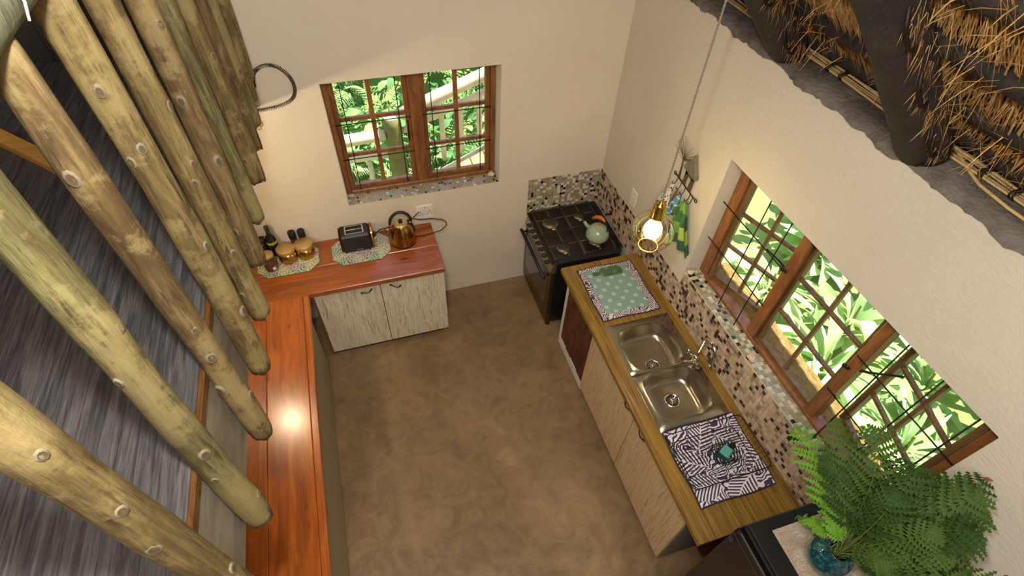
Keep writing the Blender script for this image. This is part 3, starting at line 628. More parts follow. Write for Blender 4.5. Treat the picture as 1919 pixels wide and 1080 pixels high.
# ------------------------------------------------------------------ loft: floor, fascia, balustrade of peeled poles
LX, LZ = -2.457, 2.4
mb = MB(); mb.box(-5.2, LX - 0.03, -6.0, 0.0, 2.28, 2.378); loft = struct('floor_loft', mb, MAT['matt_black'])
Rp = random.Random(3); pw = 0.185; x = LX - 0.008; k = 0
while x > -5.15:
    y = 0.0 - Rp.uniform(0.2, 1.2)
    ys = [0.0, y]
    while y > -6.0: y -= 1.25; ys.append(max(y, -6.0))
    for a, b in zip(ys[:-1], ys[1:]):
        if a - b < 0.02: continue
        m_ = MB(); m_.box(max(x - pw, -5.2), x, b, a, 2.378, LZ + Rp.uniform(-.0006, .0006), 0.0012); part('plank', m_, MAT['loft'], loft)
    x -= pw + 0.001
mb = MB(); mb.box(LX - 0.008, LX + 0.008, -6.0, 0.0, 2.372, 2.404, 0.003); struct('trim_8', mb, MAT['trimwood'])
for i, (a, b) in enumerate(((0.0, -2.06), (-2.063, -4.0), (-4.003, -6.0))):
    mb = MB(); mb.box(LX - 0.032, LX, b, a, 2.005, 2.371, 0.004); struct('trim_%d' % (9 + i), mb, MAT['fascia'])
for i, yb in enumerate((-0.6, -1.8, -3.0, -4.2)):
    mb = MB(); mb.box(-5.2, LX - .035, yb - .04, yb + .04, 2.10, 2.279, 0.004); struct('trim_%d' % (12 + i), mb, MAT['trimwood'])

mb = MB()
for i in range(16): mb.box(-2.62 - .165 * (i + 1), -2.622 - .165 * i, -0.035, -0.004, 2.402, 4.6, 0.003)
struct('wall_loft', mb, plain('dark_loft_boarding', '#2b2420', 0.7, var=0.3, scale=14))
bal = thing('pole_balustrade', 'balustrade of upright peeled poles under a round grey-green handrail along the loft edge', 'railing', (-2.41, -1.5, 2.03))
POLES = [(-2.755, -2.730, 2.03, .041, 0), (-2.500, -2.452, 2.022, .038, 1), (-2.208, -2.172, 2.03, .037, 2), (-1.942, -1.895, 2.035, .041, 0), (-1.683, -1.622, 2.048, .039, 0),
         (-1.405, -1.36, 2.069, .040, 2), (-1.150, -1.11, 2.10, .039, 1), (-0.875, -0.85, 2.11, .041, 0), (-0.64, -0.60, 2.14, .038, 2), (-0.44, -0.41, 2.16, .039, 1), (-0.235, -0.20, 2.19, .038, 0), (-0.075, -0.05, 2.23, .037, 2)]
Rk = random.Random(21)
for i, (yb, yt, zb, r, mi) in enumerate(POLES):
    p0 = Vector((-2.455 + r + 0.012, yb, zb)); p1 = Vector((-2.415, yt, 3.352))
    ks = []
    for q in range(5 if i < 6 else 3):
        t = Rk.uniform(0.08, 0.93); c0 = p0.lerp(p1, t); dv = (CAM_C - c0); dv.z = 0; dv.normalize(); a = Rk.uniform(-1.0, 1.0)
        ks.append((t, Vector((dv.x * math.cos(a) - dv.y * math.sin(a), dv.x * math.sin(a) + dv.y * math.cos(a), 0))))
    pm = pole_mb(p0, p1, r, r * 0.97, 100 + i, n=20, m=44, bumps=ks); po = part('pole', pm, [MAT['pole'][mi], MAT['cut']], bal)
    for t, d in ks:
        cc, cr_ = pm.cen[int(round(t * 44))]; c0 = cc + d * (cr_ * 1.10); side = Vector((0, 0, 1)).cross(d).normalized(); s_ = Rk.uniform(.7, 1.25)
        m_ = MB(); M = Matrix(((side.x, 0, d.x, c0.x), (side.y, 0, d.y, c0.y), (0, 1, 0, c0.z), (0, 0, 0, 1)))
        st = len(m_.v); m_.lathe([(0.0135 * s_, -0.006), (0.0115 * s_, 0.0), (0.008 * s_, 0.0012)], n=9, caps=False); m_.mi = 1; m_.lathe([(0.0082 * s_, 0.0011), (0.004, 0.0004), (0.0, 0.0004)], n=9, caps=False)
        m_.xf(st, M @ Matrix.Diagonal((1, 1.6, 1, 1))); part('knot', m_, [MAT['knot'], MAT['knot_core']], po)
part('handrail', pole_mb((-2.42, -6.0, 3.40), (-2.42, 0.0, 3.40), 0.062, 0.058, 77, n=20, m=60), [MAT['rail'], MAT['cut']], bal, 'grey-green round handrail pole')
mb = MB(); mb.tube([(-2.452, -2.06, 3.456), (-2.40, -2.085, 3.462), (-2.368, -2.12, 3.43), (-2.353, -2.145, 3.395), (-2.358, -2.155, 3.37)], 0.0024, 6)
solo('wire', mb, MAT['white_cable'], 'thin white wire looped over the round grey-green handrail', 'wire')
mb = MB()
p0 = Vector((-3.75, -0.32, 2.433)); p1 = Vector((-2.93, -1.15, 2.433)); d = (p1 - p0).normalized(); n_ = Vector((-d.y, d.x, 0))
vs = [p + n_ * (s * 0.030) + Vector((0, 0, h)) for p in (p0, p1) for s, h in ((-1, -.0315), (1, -.0315), (1, -.001), (-1, -.001))]
mb.add(vs, [(0, 1, 2, 3), (7, 6, 5, 4), (0, 4, 5, 1), (1, 5, 6, 2), (2, 6, 7, 3), (3, 7, 4, 0)])
solo('timber_batten', mb, MAT['pine'], 'pale varnished pine batten lying across the dark grey loft floor', 'plank')

# cables on the ledge
for i in range(5):
    xx, zz = ((0.128, 2.698), (0.146, 2.699), (0.164, 2.700), (0.183, 2.700), (0.155, 2.713))[i]
    ph = i * 1.7
    mb = MB(); mb.tube([(xx + 0.007 * math.sin(y * (4 + i) + ph) + 0.012 * math.sin(y * 2.1), y, zz + 0.003 * math.sin(y * 7 + ph)) for y in [-5.9 + 0.09 * k for k in range(64)]], 0.0050, 6)
    solo('cable', mb, MAT['cable'] if i % 2 == 0 else MAT['cable_b'], 'cream electric cable in the bundle along the wall-top ledge', 'cable', 'cream cables bundled on the wall-top ledge')
mb = MB(); mb.tube([(0.25, -1.10, 2.76), (0.225, -1.20, 2.735), (0.185, -1.32, 2.71), (0.18, -1.5, 2.702), (0.19, -1.75, 2.702), (0.185, -2.0, 2.70)], 0.0062, 6)
solo('cable', mb, MAT['white_cable'], 'white cable leaving the thatch beside the upper rafter foot', 'cable')
mb = MB(); mb.tube([(0.20, -2.12, 2.70), (0.165, -2.19, 2.697), (0.135, -2.25, 2.694), (0.10, -2.33, 2.694), (0.088, -2.45, 2.694), (0.092, -2.6, 2.694), (0.10, -2.9, 2.695)], 0.006, 6)
solo('cable', mb, MAT['cable'], 'single pale cable straying down the ledge right of the lower rafter', 'cable')
for y in (-1.52, -1.60, -1.86, -2.30, -2.42):
    mb = MB(); cx = 0.156 + 0.012 * math.sin(y * 2.1)
    for q in (0, 1):
        mb.tube([(cx + 0.040 * math.cos(a), y + q * .012 + .004 * math.sin(3 * a), 2.708 + 0.018 * math.sin(a)) for a in [2 * PI * k / 10 for k in range(10)]], 0.0035, 5, closed=True)
    solo('cable_tie', mb, MAT['iron'], 'dark wire tie around the cream cable bundle on the ledge', 'cable tie', 'dark ties on the cable bundle')

# ------------------------------------------------------------------ garden outside the windows
mb = MB()
def ground_fn(u, v):
    x = -8 + 18 * u; y = -8 + 18 * v; z = -0.12
    if y > 2.0: z += (y - 2.0) * 0.55
    if x > 2.6: z += (x - 2.6) * 0.30
    return (x, y, z - (0.06 if (-5.4 < x < 0.4 and -6.3 < y < 0.4) else 0) + .05 * math.sin(x * 3) * math.sin(y * 2.3))
mb.grid(ground_fn, 60, 60); struct('ground', mb, MAT['soil'])
def leaf_mesh(name, L, W, droop, mat, fold=0.25, n=7):
    mb = MB(); vs = []; fs = []
    for i in range(n + 1):
        t = i / n; w = W * math.sin(PI * min(1, t * .93 + .05)) ** .8; z = 0.35 * L * t - droop * L * t * t; x = L * t * (1 - .15 * droop * t)
        vs += [(x, -w, z + fold * w), (x, 0, z), (x, w, z + fold * w)]
    for i in range(n):
        a = i * 3; fs += [(a, a + 1, a + 4, a + 3), (a + 1, a + 2, a + 5, a + 4)]
    mb.add(vs, fs, True); return mb.mesh(name, mat)
def frond_mesh(name, L, W, droop, mat, n=18):
    mb = MB()
    for i in range(2, n):
        t = i / n; p = Vector((L * t, 0, .5 * L * t - droop * L * t * t)); w = W * math.sin(PI * (t * .9 + .08)) ** .7
        for s in (-1, 1):
            q = L / n * .55; mb.add([p + Vector((-q * .5, 0, 0)), p + Vector((q * .2, s * w * .5, .02)), p + Vector((q * 1.0, s * w, -.03)), p + Vector((q * .6, s * w * .4, .02)), p + Vector((q * .5, 0, 0))], [(0, 1, 3, 4), (1, 2, 3)] if s > 0 else [(4, 3, 1, 0), (3, 2, 1)])
    mb.tube([(L * t, 0, .5 * L * t - droop * L * t * t) for t in [k / 8 for k in range(9)]], .006, 4)
    return mb.mesh(name, mat)
L1, L2, L3 = MAT['leaf1'], MAT['leaf2'], MAT['leaf3']
BROAD = [leaf_mesh('leaf', .55, .085, .45, m) for m in (L1, L1, L2)] + [leaf_mesh('leaf', .42, .075, .6, m) for m in (L1, L2)]
STRAP = [leaf_mesh('leaf', .75, .040, .7, m, .35) for m in (L1, L1, L2)] + [leaf_mesh('leaf', .6, .03, .5, m, .35) for m in (L1, L2)]
SMALL = [leaf_mesh('leaf', .20, .055, .4, m, .2, 5) for m in (L1, L2, L2)] + [leaf_mesh('leaf', .15, .04, .3, m, .2, 5) for m in (L2, L3)]
FERN = [frond_mesh('leaf', .80, .16, .55, m) for m in (L2, L2, L3)] + [frond_mesh('leaf', .6, .13, .4, m) for m in (L1, L3)]
SM3 = [leaf_mesh('leaf', .20, .055, .4, m, .2, 5) for m in (L2, L3, L3)]; 
Rg = random.Random(31); stemm = {}
def gz(x, y):
    z = -0.12
    if y > 2.0: z += (y - 2.0) * 0.55
    if x > 2.6: z += (x - 2.6) * 0.30
    return z
def plant(name, label, group, x, y, pool, n, h, spread, tall, scale=1.0):
    z = gz(x, y) - 0.02
    t = thing(name, label, 'shrub', (x, y, z), 0, group)
    mb = MB(); mb.tube([(x, y, z), (x + .02, y, z + h * .5), (x, y + .02, z + h)], [.02, .015, .01], 6); part('stem', mb, MAT['stem'], t)
    for i in range(n):
        az = Rg.uniform(0, 2 * PI); k = (i + .5) / n; zz = h * (0.15 + .85 * k) if tall else h * .5 * k + .05
        el = Rg.uniform(-.5, .25) if tall else Rg.uniform(-.9, .1)
        off = spread * Rg.random() ** .5 if tall else 0.04
        s = scale * Rg.uniform(.7, 1.25)
        M = Matrix.Translation((off * math.cos(az), off * math.sin(az), zz)) @ Matrix.Rotation(az + Rg.gauss(0, .5), 4, 'Z') @ Matrix.Rotation(el, 4, 'Y') @ Matrix.Rotation(Rg.gauss(0, .35), 4, 'X') @ Matrix.Scale(s, 4)
        inst('leaf', Rg.choice(pool), t, M)
gA = 'sunlit plants outside the large right window'
gB = 'plants on the bank outside the small back window'
for x, y in ((1.15, -.5), (1.1, -1.2), (1.6, -.8), (1.05, -2.0), (1.5, -1.7), (2.0, -1.4), (1.05, -2.9), (1.6, -2.5), (2.2, -2.1), (1.1, -3.6), (1.8, -3.3), (2.4, -2.9), (2.3, -.6)):
    if Rg.random() < .5: plant('broad_leaf_plant', 'bright broad-leaved plant growing outside the large right window', gA + ', broad-leaved', x, y, BROAD, 34, .45, .1, False, .78)
    else: plant('strap_leaf_plant', 'bright strap-leaved plant growing outside the large right window', gA + ', strap-leaved', x, y, STRAP, 38, .35, .1, False, .85)
for x, y in ((2.9, -1.2), (2.8, -2.2), (3.0, -3.3), (2.7, -.2), (3.6, -2.6), (3.5, -.8), (1.2, -4.3), (2.3, -4.2)):
    plant('leafy_shrub', 'light green leafy shrub behind the plants outside the right window', gA + ', shrubs', x, y, SMALL, 60, .9, .45, True, 1.3)
for x, y in ((-2.6, 2.6), (-1.9, 2.9), (-1.2, 2.5), (-.5, 2.8), (.2, 2.4), (-2.2, 3.6), (-1.5, 3.7), (-.7, 3.6), (.1, 3.5), (-3.2, 3.2), (-2.7, 1.9), (-.9, 1.95), (-1.75, 1.95)):
    plant('fern_clump', 'green fern clump on the bank seen through the small back window', gB + ', ferns', x, y, FERN, 16, .30, .1, False, .95)
for x, y in ((-2.3, 2.2), (-1.5, 2.2), (-.7, 2.2), (-1.0, 3.1), (-1.8, 3.3), (-2.6, 3.3), (-.2, 3.2), (.5, 3.0), (-1.3, 4.3), (-2.3, 4.4), (-.3, 4.3), (.7, 4.2), (-3.2, 2.5), (-2.0, 1.6), (-2.5, 1.5), (-1.25, 1.75)):
    plant('leafy_shrub', 'mid green leafy shrub on the bank seen through the small back window', gB + ', shrubs', x, y, SM3, 46, .7, .40, True, 1.0)
# walkway rails and deck beyond the back window
rl = thing('walkway_railing', 'weathered pole railing with a mossy post outside the small back window', 'railing', (-1.55, 1.2, -0.15))
part('post', pole_mb((-1.55, 1.2, -0.15), (-1.555, 1.2, 1.13), .085, .080, 301, n=14, m=14), [MAT['postwood'], MAT['railwood']], rl, 'mossy round corner post')
part('handrail', pole_mb((-2.75, 1.2, .90), (-1.64, 1.2, .955), .055, .055, 302, n=12, m=14), [MAT['railwood'], MAT['railwood']], rl)
part('lower_rail', pole_mb((-2.75, 1.2, .72), (-1.64, 1.2, .735), .030, .030, 303, n=10, m=14), [MAT['railwood'], MAT['railwood']], rl)
for x in (-2.6, -2.32, -2.05, -1.82): part('baluster', pole_mb((x, 1.2, -0.1), (x, 1.2, .70), .028, .026, int(400 - x * 10), n=9, m=8), [MAT['railwood'], MAT['railwood']], rl)
part('stair_handrail', pole_mb((-1.47, 1.2, 1.14), (.3, 1.2, 1.80), .058, .058, 304, n=12, m=16), [MAT['railwood'], MAT['railwood']], rl)
part('stair_mid_rail', pole_mb((-1.47, 1.2, 0.97), (.3, 1.2, 1.63), .032, .032, 305, n=10, m=16), [MAT['railwood'], MAT['railwood']], rl)
part('stair_low_rail', pole_mb((-1.47, 1.2, 0.30), (.3, 1.2, 1.10), .035, .035, 306, n=10, m=16), [MAT['railwood'], MAT['railwood']], rl)
for x in (-1.30, -1.10, -.92, -.74, -.56, -.38): part('baluster', pole_mb((x, 1.2, .42 + (x + 1.47) * .45), (x, 1.2, 1.0 + (x + 1.47) * .373), .026, .026, int(500 - x * 10), n=9, m=8), [MAT['railwood'], MAT['railwood']], rl)
dk = thing('boardwalk', 'sunlit sloping plank ramp below the stair rail outside the small back window', 'walkway', (-.4, .75, -.15))
def ramp(mb): mb.v = [(p[0], p[1], p[2] + (p[0] + .9) * .45 + .38 if p[2] > .05 else p[2]) for p in mb.v]; return mb
mb = MB(); mb.box(-1.0, .6, .36, .42, .1, .22); mb.box(-1.0, .6, 1.0, 1.06, .1, .22); mb.box(-.95, -.85, .38, 1.04, -.15, .1); mb.box(.4, .5, .38, 1.04, -.15, .1); part('joist', ramp(mb), MAT['deckwood'], dk)
for i in range(12): mb = MB(); mb.box(-1.0 + .135 * i, -1.0 + .135 * i + .126, .34, 1.10, .2205, .25, .003); part('plank', ramp(mb), MAT['deckwood'], dk)

# ------------------------------------------------------------------ worktops and cabinets, loft side
HL = 0.8744; HR = 0.900
wt = thing('worktop', 'orange varnished cedar worktop along the back wall under the small window', 'worktop', (-2.2, -0.27, HL - .045))
for y0, y1 in ((-0.53, -0.272), (-0.2705, -0.003)):
    mb = MB(); mb.box(-3.05, -1.4635, y0, y1, HL - 0.045, HL, 0.004); part('plank', mb, MAT['cedar_x'], wt)
wt = thing('worktop', 'long orange varnished cedar worktop running towards the viewer below the pole ends', 'worktop', (-2.7, -3.0, HL - .045))
for x0, x1 in ((-2.4765, -2.436), (-2.72, -2.478), (-3.05, -2.7215)):
    mb = MB(); mb.box(x0, x1, -5.9, -0.532, HL - 0.045, HL, 0.004); part('plank', mb, MAT['cedar_y'], wt)
def bow_handle(a, b, out, r=0.0035):
    """antique bow pull from a to b standing out along out"""
    a = Vector(a); b = Vector(b); out = Vector(out); m = MB(); pts = []; rs = []
    for i in range(11):
        t = i / 10; pts.append(a.lerp(b, t) + out * (0.022 * math.sin(PI * t)) + Vector((0, 0, 0.008 * math.sin(2 * PI * t)))); rs.append(r * (1.0 + 1.3 * abs(2 * t - 1) ** 3))
    m.tube(pts, rs, 7); return m
cab = thing('base_cabinet', 'bleached oak two-door base cabinet under the toaster and copper kettle', 'cabinet', (-1.95, -0.27, 0))
mb = MB(); mb.box(-2.418, -1.475, -0.478, -0.02, 0.09, HL - 0.047); mb.box(-2.418, -1.50, -0.43, -0.05, 0.0, 0.09); part('body', mb, MAT['gap'], cab)
mb = MB(); mb.box(-1.4745, -1.468, -0.478, -0.02, 0.09, HL - 0.047, 0.002); part('side_panel', mb, MAT['oak'], cab)
mb = MB(); mb.box(-2.4345, -2.420, -0.500, -0.03, 0.09, HL - 0.047, 0.002); part('side_panel', mb, MAT['trimwood'], cab, 'brown wooden end panel')
for x0, x1, ha, hb in ((-2.4175, -1.9495, (-2.09, .745), (-2.01, .775)), (-1.9445, -1.4655, (-1.875, .775), (-1.80, .750))):
    mb = MB(); mb.box(x0, x1, -0.499, -0.480, 0.105, 0.820, 0.002); d = part('door', mb, MAT['oak'], cab)
    part('handle', bow_handle((ha[0], -0.500, ha[1]), (hb[0], -0.500, hb[1]), (0, -1, 0)), MAT['iron'], d)
yy = -0.56
for i, (lab, ds) in enumerate((('olive melamine base cabinet in the corner under the loft-side worktop', ((-.56, -.947), (-.953, -1.447))), ('olive melamine base cabinet in the middle of the loft-side worktop', ((-1.453, -1.965), (-1.971, -2.48))),
                               ('olive melamine base cabinet at the near end of the loft-side worktop', ((-2.486, -3.0), (-3.006, -3.52))))):
    y0, y1 = ds[0][0], ds[1][1]
    cab = thing('base_cabinet', lab, 'cabinet', (-2.75, (y0 + y1) / 2, 0))
    mb = MB(); mb.box(-3.0, -2.496, y1 + .001, y0 - .001, 0.08, HL - 0.047); mb.box(-3.0, -2.52, y1 + .001, y0 - .001, 0.0, 0.08); part('body', mb, MAT['olive'], cab)
    for k, (a, b) in enumerate(ds):
        mb = MB(); mb.box(-2.495, -2.477, b, a, 0.06, 0.815, 0.003); d = part('door', mb, MAT['olive'], cab)
        hy = b + .05 if k == 0 else a - .05
        part('handle', bow_handle((-2.477, hy, 0.78), (-2.477, hy, 0.70), (1, 0, 0), 0.003), MAT['iron'], d)

# ------------------------------------------------------------------ right-hand run
wt = thing('worktop', 'striped teak worktop holding the double sink on the window side', 'worktop', (-0.32, -1.78, HR - .038))
mb = MB(); z0 = HR - 0.038
for b_ in ((-0.630, -0.516, -2.790, -0.782), (-0.084, -0.0045, -2.790, -0.782), (-0.516, -0.084, -1.400, -0.782), (-0.516, -0.084, -2.790, -2.160)): mb.box(b_[0], b_[1], b_[2], b_[3], z0, HR)
part('board', mb, MAT['teak'], wt)
mb = MB(); mb.box(-0.636, -0.6302, -2.790, -0.782, z0 - .002, HR - .001, 0.002); part('edge_strip', mb, MAT['teak'], wt)
cr = thing('base_cabinet', 'white-framed low cabinet with rustic dark plank door beside the black stove', 'cabinet', (-0.35, -1.07, 0))
mb = MB(); mb.box(-0.555, -0.05, -1.335, -0.832, 0.03, 0.858); part('body', mb, MAT['white'], cr)
mb = MB(); ring_solid(mb, -1.335, -0.832, 0.03, 0.858, -1.325, -0.862, 0.12, 0.84, -0.583, -0.556)
mb.v = [(p[1], p[0], p[2]) if False else p for p in mb.v]
mb.xf(0, Matrix(((0, 1, 0, 0), (1, 0, 0, 0), (0, 0, 1, 0), (0, 0, 0, 1)))); part('frame', mb, MAT['white'], cr)
for i in range(4):
    y1 = -0.862 - i * 0.116; mb = MB(); mb.box(-0.580 - 0.004 * (i % 2), -0.556, y1 - 0.113, y1, 0.121, 0.839, 0.006); part('plank', mb, MAT['rustic'], cr)
for y in (-0.86, -1.30):
    mb = MB(); mb.tube([(-0.55, y - .012, 0.022), (-0.55, y + .012, 0.022)], 0.022, 12); part('caster', mb, MAT['matt_black'], cr)
sk = thing('base_cabinet', 'light oak two-door sink cabinet with a grey end panel', 'cabinet', (-0.32, -2.0, 0))
mb = MB(); mb.box(-0.572, -0.03, -2.630, -1.349, 0.10, 0.755); mb.box(-0.53, -0.05, -2.62, -1.36, 0.0, 0.10); part('body', mb, MAT['gap'], sk)
mb = MB(); mb.box(-0.580, -0.03, -2.652, -2.632, 0.10, 0.860, 0.002); part('end_panel', mb, MAT['grey_panel'], sk, 'grey melamine end panel')
for a, b, h0, h1 in ((-1.349, -2.0005, (-1.885, .79), (-1.975, .835)), (-2.0095, -2.652, (-2.075, .835), (-2.16, .79))):
    mb = MB(); mb.box(-0.602, -0.582, b, a, 0.11, 0.858, 0.002); d = part('door', mb, MAT['oak_warm'], sk)
    part('handle', bow_handle((-0.603, h0[0], h0[1]), (-0.603, h1[0], h1[1]), (-1, 0, 0)), MAT['iron'], d)

# double sink
sink = thing('double_sink', 'stainless steel double bowl sink set into the striped teak worktop', 'sink', (-0.30, -1.78, 0.9))
def bowl_ring(cx, cy, ax, ay, z, N, th, e=4.2):
    out = []
    for t in th:
        ct, st_ = math.cos(t), math.sin(t); r = (abs(ct / ax) ** e + abs(st_ / ay) ** e) ** (-1 / e)
        out.append((cx + r * ct, cy + r * st_, z))
    return out
SX0, SX1, SYM = -0.538, -0.066, -1.783
mbr = MB()
for (y0, y1, cy, dy) in ((SYM, -1.378, -1.600, -1.682), (-2.182, SYM, -1.966, -1.952)):
    cx, ax, ay = -0.312, 0.184, 0.169
    per = []
    n1 = 12
    for i in range(n1): per.append((SX0 + (SX1 - SX0) * i / n1, y0))
    for i in range(n1): per.append((SX1, y0 + (y1 - y0) * i / n1))
    for i in range(n1): per.append((SX1 - (SX1 - SX0) * i / n1, y1))
    for i in range(n1): per.append((SX0, y1 - (y1 - y0) * i / n1))
    th = [math.atan2(p[1] - cy, p[0] - cx) for p in per]; N = len(per)
    rings = [[(p[0], p[1], 0.901) for p in per], [(p[0] + (0.003 if p[0] < cx else -.003) * (p[0] in (SX0, SX1)), p[1] + ((0.003 if p[1] < cy else -.003) if p[1] in (-1.378, -2.182) else 0), 0.905) for p in per],
             bowl_ring(cx, cy, ax + .012, ay + .012, 0.9055, N, th), bowl_ring(cx, cy, ax + .008, ay + .008, 0.908, N, th), bowl_ring(cx, cy, ax + .003, ay + .003, 0.907, N, th)]
    b = mbr.add([p for r in rings for p in r], [(i * N + k, i * N + (k + 1) % N, (i + 1) * N + (k + 1) % N, (i + 1) * N + k) for i in range(len(rings) - 1) for k in range(N)], True)
    ba = MB(); rings = [bowl_ring(cx, cy, ax + .003, ay + .003, 0.907, N, th), bowl_ring(cx, cy, ax - .001, ay - .001, 0.900, N, th), bowl_ring(cx, cy, ax - .008, ay - .008, 0.850, N, th), bowl_ring(cx, cy, ax - .014, ay - .014, 0.808, N, th),
                          bowl_ring(cx, cy, ax - .024, ay - .024, 0.790, N, th), bowl_ring(cx, cy, ax - .042, ay - .042, 0.781, N, th, 3.6), bowl_ring(cx, cy, ax - .07, ay - .07, 0.777, N, th, 3.2)]
    for q in (.35, .7, 1.0):
        L = []
        for k, p in enumerate(rings[6]):
            t = th[k]; c_ = (cx + (-0.30 - cx), dy); tp = (c_[0] + 0.036 * math.cos(t), c_[1] + 0.036 * math.sin(t)); L.append((p[0] + (tp[0] - p[0]) * q, p[1] + (tp[1] - p[1]) * q, 0.777 - 0.004 * q))
        rings.append(L)
    ba.add([p for r in rings for p in r], [(i * N + k, i * N + (k + 1) % N, (i + 1) * N + (k + 1) % N, (i + 1) * N + k) for i in range(len(rings) - 1) for k in range(N)], True)
    ba.f.append(tuple((len(rings) - 1) * N + k for k in range(N))); ba.m.append(0); ba.s.append(False)
    bo = part('bowl', ba, MAT['sink'], sink)
    dm = MB(); DS = 1.3; dst = 0; dm.lathe([(0.041, 0.0), (0.041, 0.0035), (0.036, 0.005), (0.031, 0.002), (0.030, -0.0005)], (-0.30, dy, 0.7735), 28, caps=False)
    dm.mi = 1; dm.lathe([(0.030, 0.0003), (0.0, 0.0003)], (-0.30, dy, 0.7735), 28, caps=False); dm.mi = 0
    for k in range(12):
        a = 2 * PI * k / 12; st = len(dm.v); dm.box(0.011, 0.029, -0.0022, 0.0022, 0.0005, 0.0030); dm.xf(st, Matrix.Translation((-0.30, dy, 0.7735)) @ Matrix.Rotation(a, 4, 'Z'))
    dm.lathe([(0.012, 0.0005), (0.012, 0.006), (0.006, 0.009), (0.0, 0.0095)], (-0.30, dy, 0.7735), 16, caps=False)
    dm.xf(0, Matrix.Translation((-0.30, dy, 0.7735)) @ Matrix.Diagonal((1.3, 1.3, 1.15, 1)) @ Matrix.Translation((0.30, -dy, -0.7735))); part('drain', dm, [MAT['chrome'], MAT['drain_black']], bo)
part('rim', mbr, MAT['sink'], sink)
tap = thing('mixer_tap', 'chrome swan-neck mixer tap standing behind the double sink', 'tap', (-0.105, -1.80, 0.905))
mb = MB(); mb.lathe([(0.030, 0), (0.030, 0.006), (0.024, 0.012), (0.021, 0.03), (0.021, 0.055), (0.026, 0.062), (0.022, 0.075), (0.013, 0.085)], (-0.105, -1.80, 0.905), 20); part('body', mb, MAT['chrome'], tap)
pts = [(-0.105, -1.80, 0.985), (-0.105, -1.80, 1.05), (-0.106, -1.802, 1.13)] + [(-0.108 - 0.012 * i / 10, -1.866 + 0.064 * math.cos(PI * i / 10 * .98), 1.150 + 0.06 * math.sin(PI * i / 10)) for i in range(0, 11)] + [(-0.122, -1.934, 1.10), (-0.124, -1.937, 1.065)]
mb = MB(); mb.tube(pts, [0.013, .0125, .012] + [0.0115] * 11 + [0.012, 0.0135], 12); part('spout', mb, MAT['chrome'], tap)
for s in (1, -1):
    mb = MB(); mb.tube([(-0.105, -1.80, 0.945), (-0.112, -1.80 + s * .03, 0.948), (-0.116, -1.80 + s * .052, 0.955)], [.013, .010, .011], 10)
    mb.tube([(-0.116, -1.80 + s * .05, 0.953), (-0.122, -1.80 + s * .062, 0.965), (-0.128, -1.80 + s * .072, 0.980)], [.017, .019, .014], 12)
    part('lever', mb, MAT['chrome'], tap)

# stove
st_ = thing('gas_stove', 'black and steel gas stove in the corner against the mosaic splashback', 'stove', (-0.36, -0.325, 0))
mb = MB(); mb.box(-0.600, -0.05, -0.637, -0.616, 0.05, 0.782, 0.003); mb.box(-0.600, -0.05, -0.034, -0.014, 0.05, 0.782, 0.003); mb.box(-0.600, -0.05, -0.615, -0.035, 0.05, 0.76); part('body', mb, MAT['black'], st_)
mb = MB(); mb.box(-0.645, -0.045, -0.640, -0.012, 0.784, 0.796, 0.004)
for b_ in ((-0.645, -0.622, -0.640, -0.012), (-0.085, -0.045, -0.640, -0.012), (-0.622, -0.085, -0.640, -0.622), (-0.622, -0.085, -0.030, -0.012)): mb.box(b_[0], b_[1], b_[2], b_[3], 0.7965, 0.802, 0.002)
part('hob_plate', mb, MAT['hob'], st_)
mb = MB(); mb.box(-0.060, -0.030, -0.62, -0.03, 0.803, 0.822, 0.004); part('lid_hinge', mb, MAT['black'], st_)
mb = MB(); st = len(mb.v); mb.prism([(-0.628, 0.785), (-0.600, 0.785), (-0.600, 0.68), (-0.652, 0.68), (-0.652, 0.70)], -0.640, -0.012); mb.xf(st, Matrix(((1, 0, 0, 0), (0, 0, 1, 0), (0, 1, 0, 0), (0, 0, 0, 1)))); part('control_panel', mb, MAT['steel'], st_)
for i in range(7):
    y = -0.105 - i * 0.074; m_ = MB(); st = len(m_.v)
    m_.lathe([(0.019, 0), (0.019, 0.004), (0.015, 0.006), (0.013, 0.024), (0.011, 0.027)], n=16); m_.box(-0.003, 0.003, -0.016, 0.016, 0.024, 0.031, 0.001); m_.mi = 1; m_.box(-0.0012, 0.0012, 0.006, 0.015, 0.0312, 0.0320)
    m_.xf(st, Matrix.Translation((-0.641, y, 0.737)) @ Matrix.Rotation(-PI / 2 + 0.28, 4, 'Y')); part('knob', m_, [MAT['matt_black'], MAT['white']], st_)
dr = MB(); ring_solid(dr, -0.640, -0.012, 0.165, 0.672, -0.585, -0.067, 0.215, 0.585, -0.640, -0.602); dr.xf(0, Matrix(((0, 1, 0, 0), (1, 0, 0, 0), (0, 0, 1, 0), (0, 0, 0, 1))))
od = part('oven_door', dr, MAT['steel_dark'], st_)
mb = MB(); mb.box(-0.642, -0.606, -0.584, -0.068, 0.216, 0.584, 0.002); part('oven_window', mb, MAT['oven_glass'], od, 'dark glass oven window')
mb = MB(); mb.box(-0.6435, -0.642, -0.345, -0.305, 0.305, 0.311); part('badge', mb, MAT['steel'], od)
mb = MB(); mb.tube([(-0.690, -0.03, 0.635), (-0.690, -0.622, 0.635)], 0.014, 12)
for y in (-0.06, -0.59): mb.tube([(-0.640, y, 0.635), (-0.690, y, 0.635)], 0.009, 8)
part('oven_handle', mb, MAT['matt_black'], od)
mb = MB(); mb.box(-0.638, -0.602, -0.640, -0.012, 0.05, 0.158, 0.003); part('drawer_front', mb, MAT['steel_dark'], st_)
for x, y in ((-0.60, -0.61), (-0.60, -0.04), (-0.09, -0.61), (-0.09, -0.04)):
    mb = MB(); mb.lathe([(0.020, 0), (0.022, 0.01), (0.016, 0.05)], (x, y, 0), 12); part('foot', mb, MAT['matt_black'], st_)
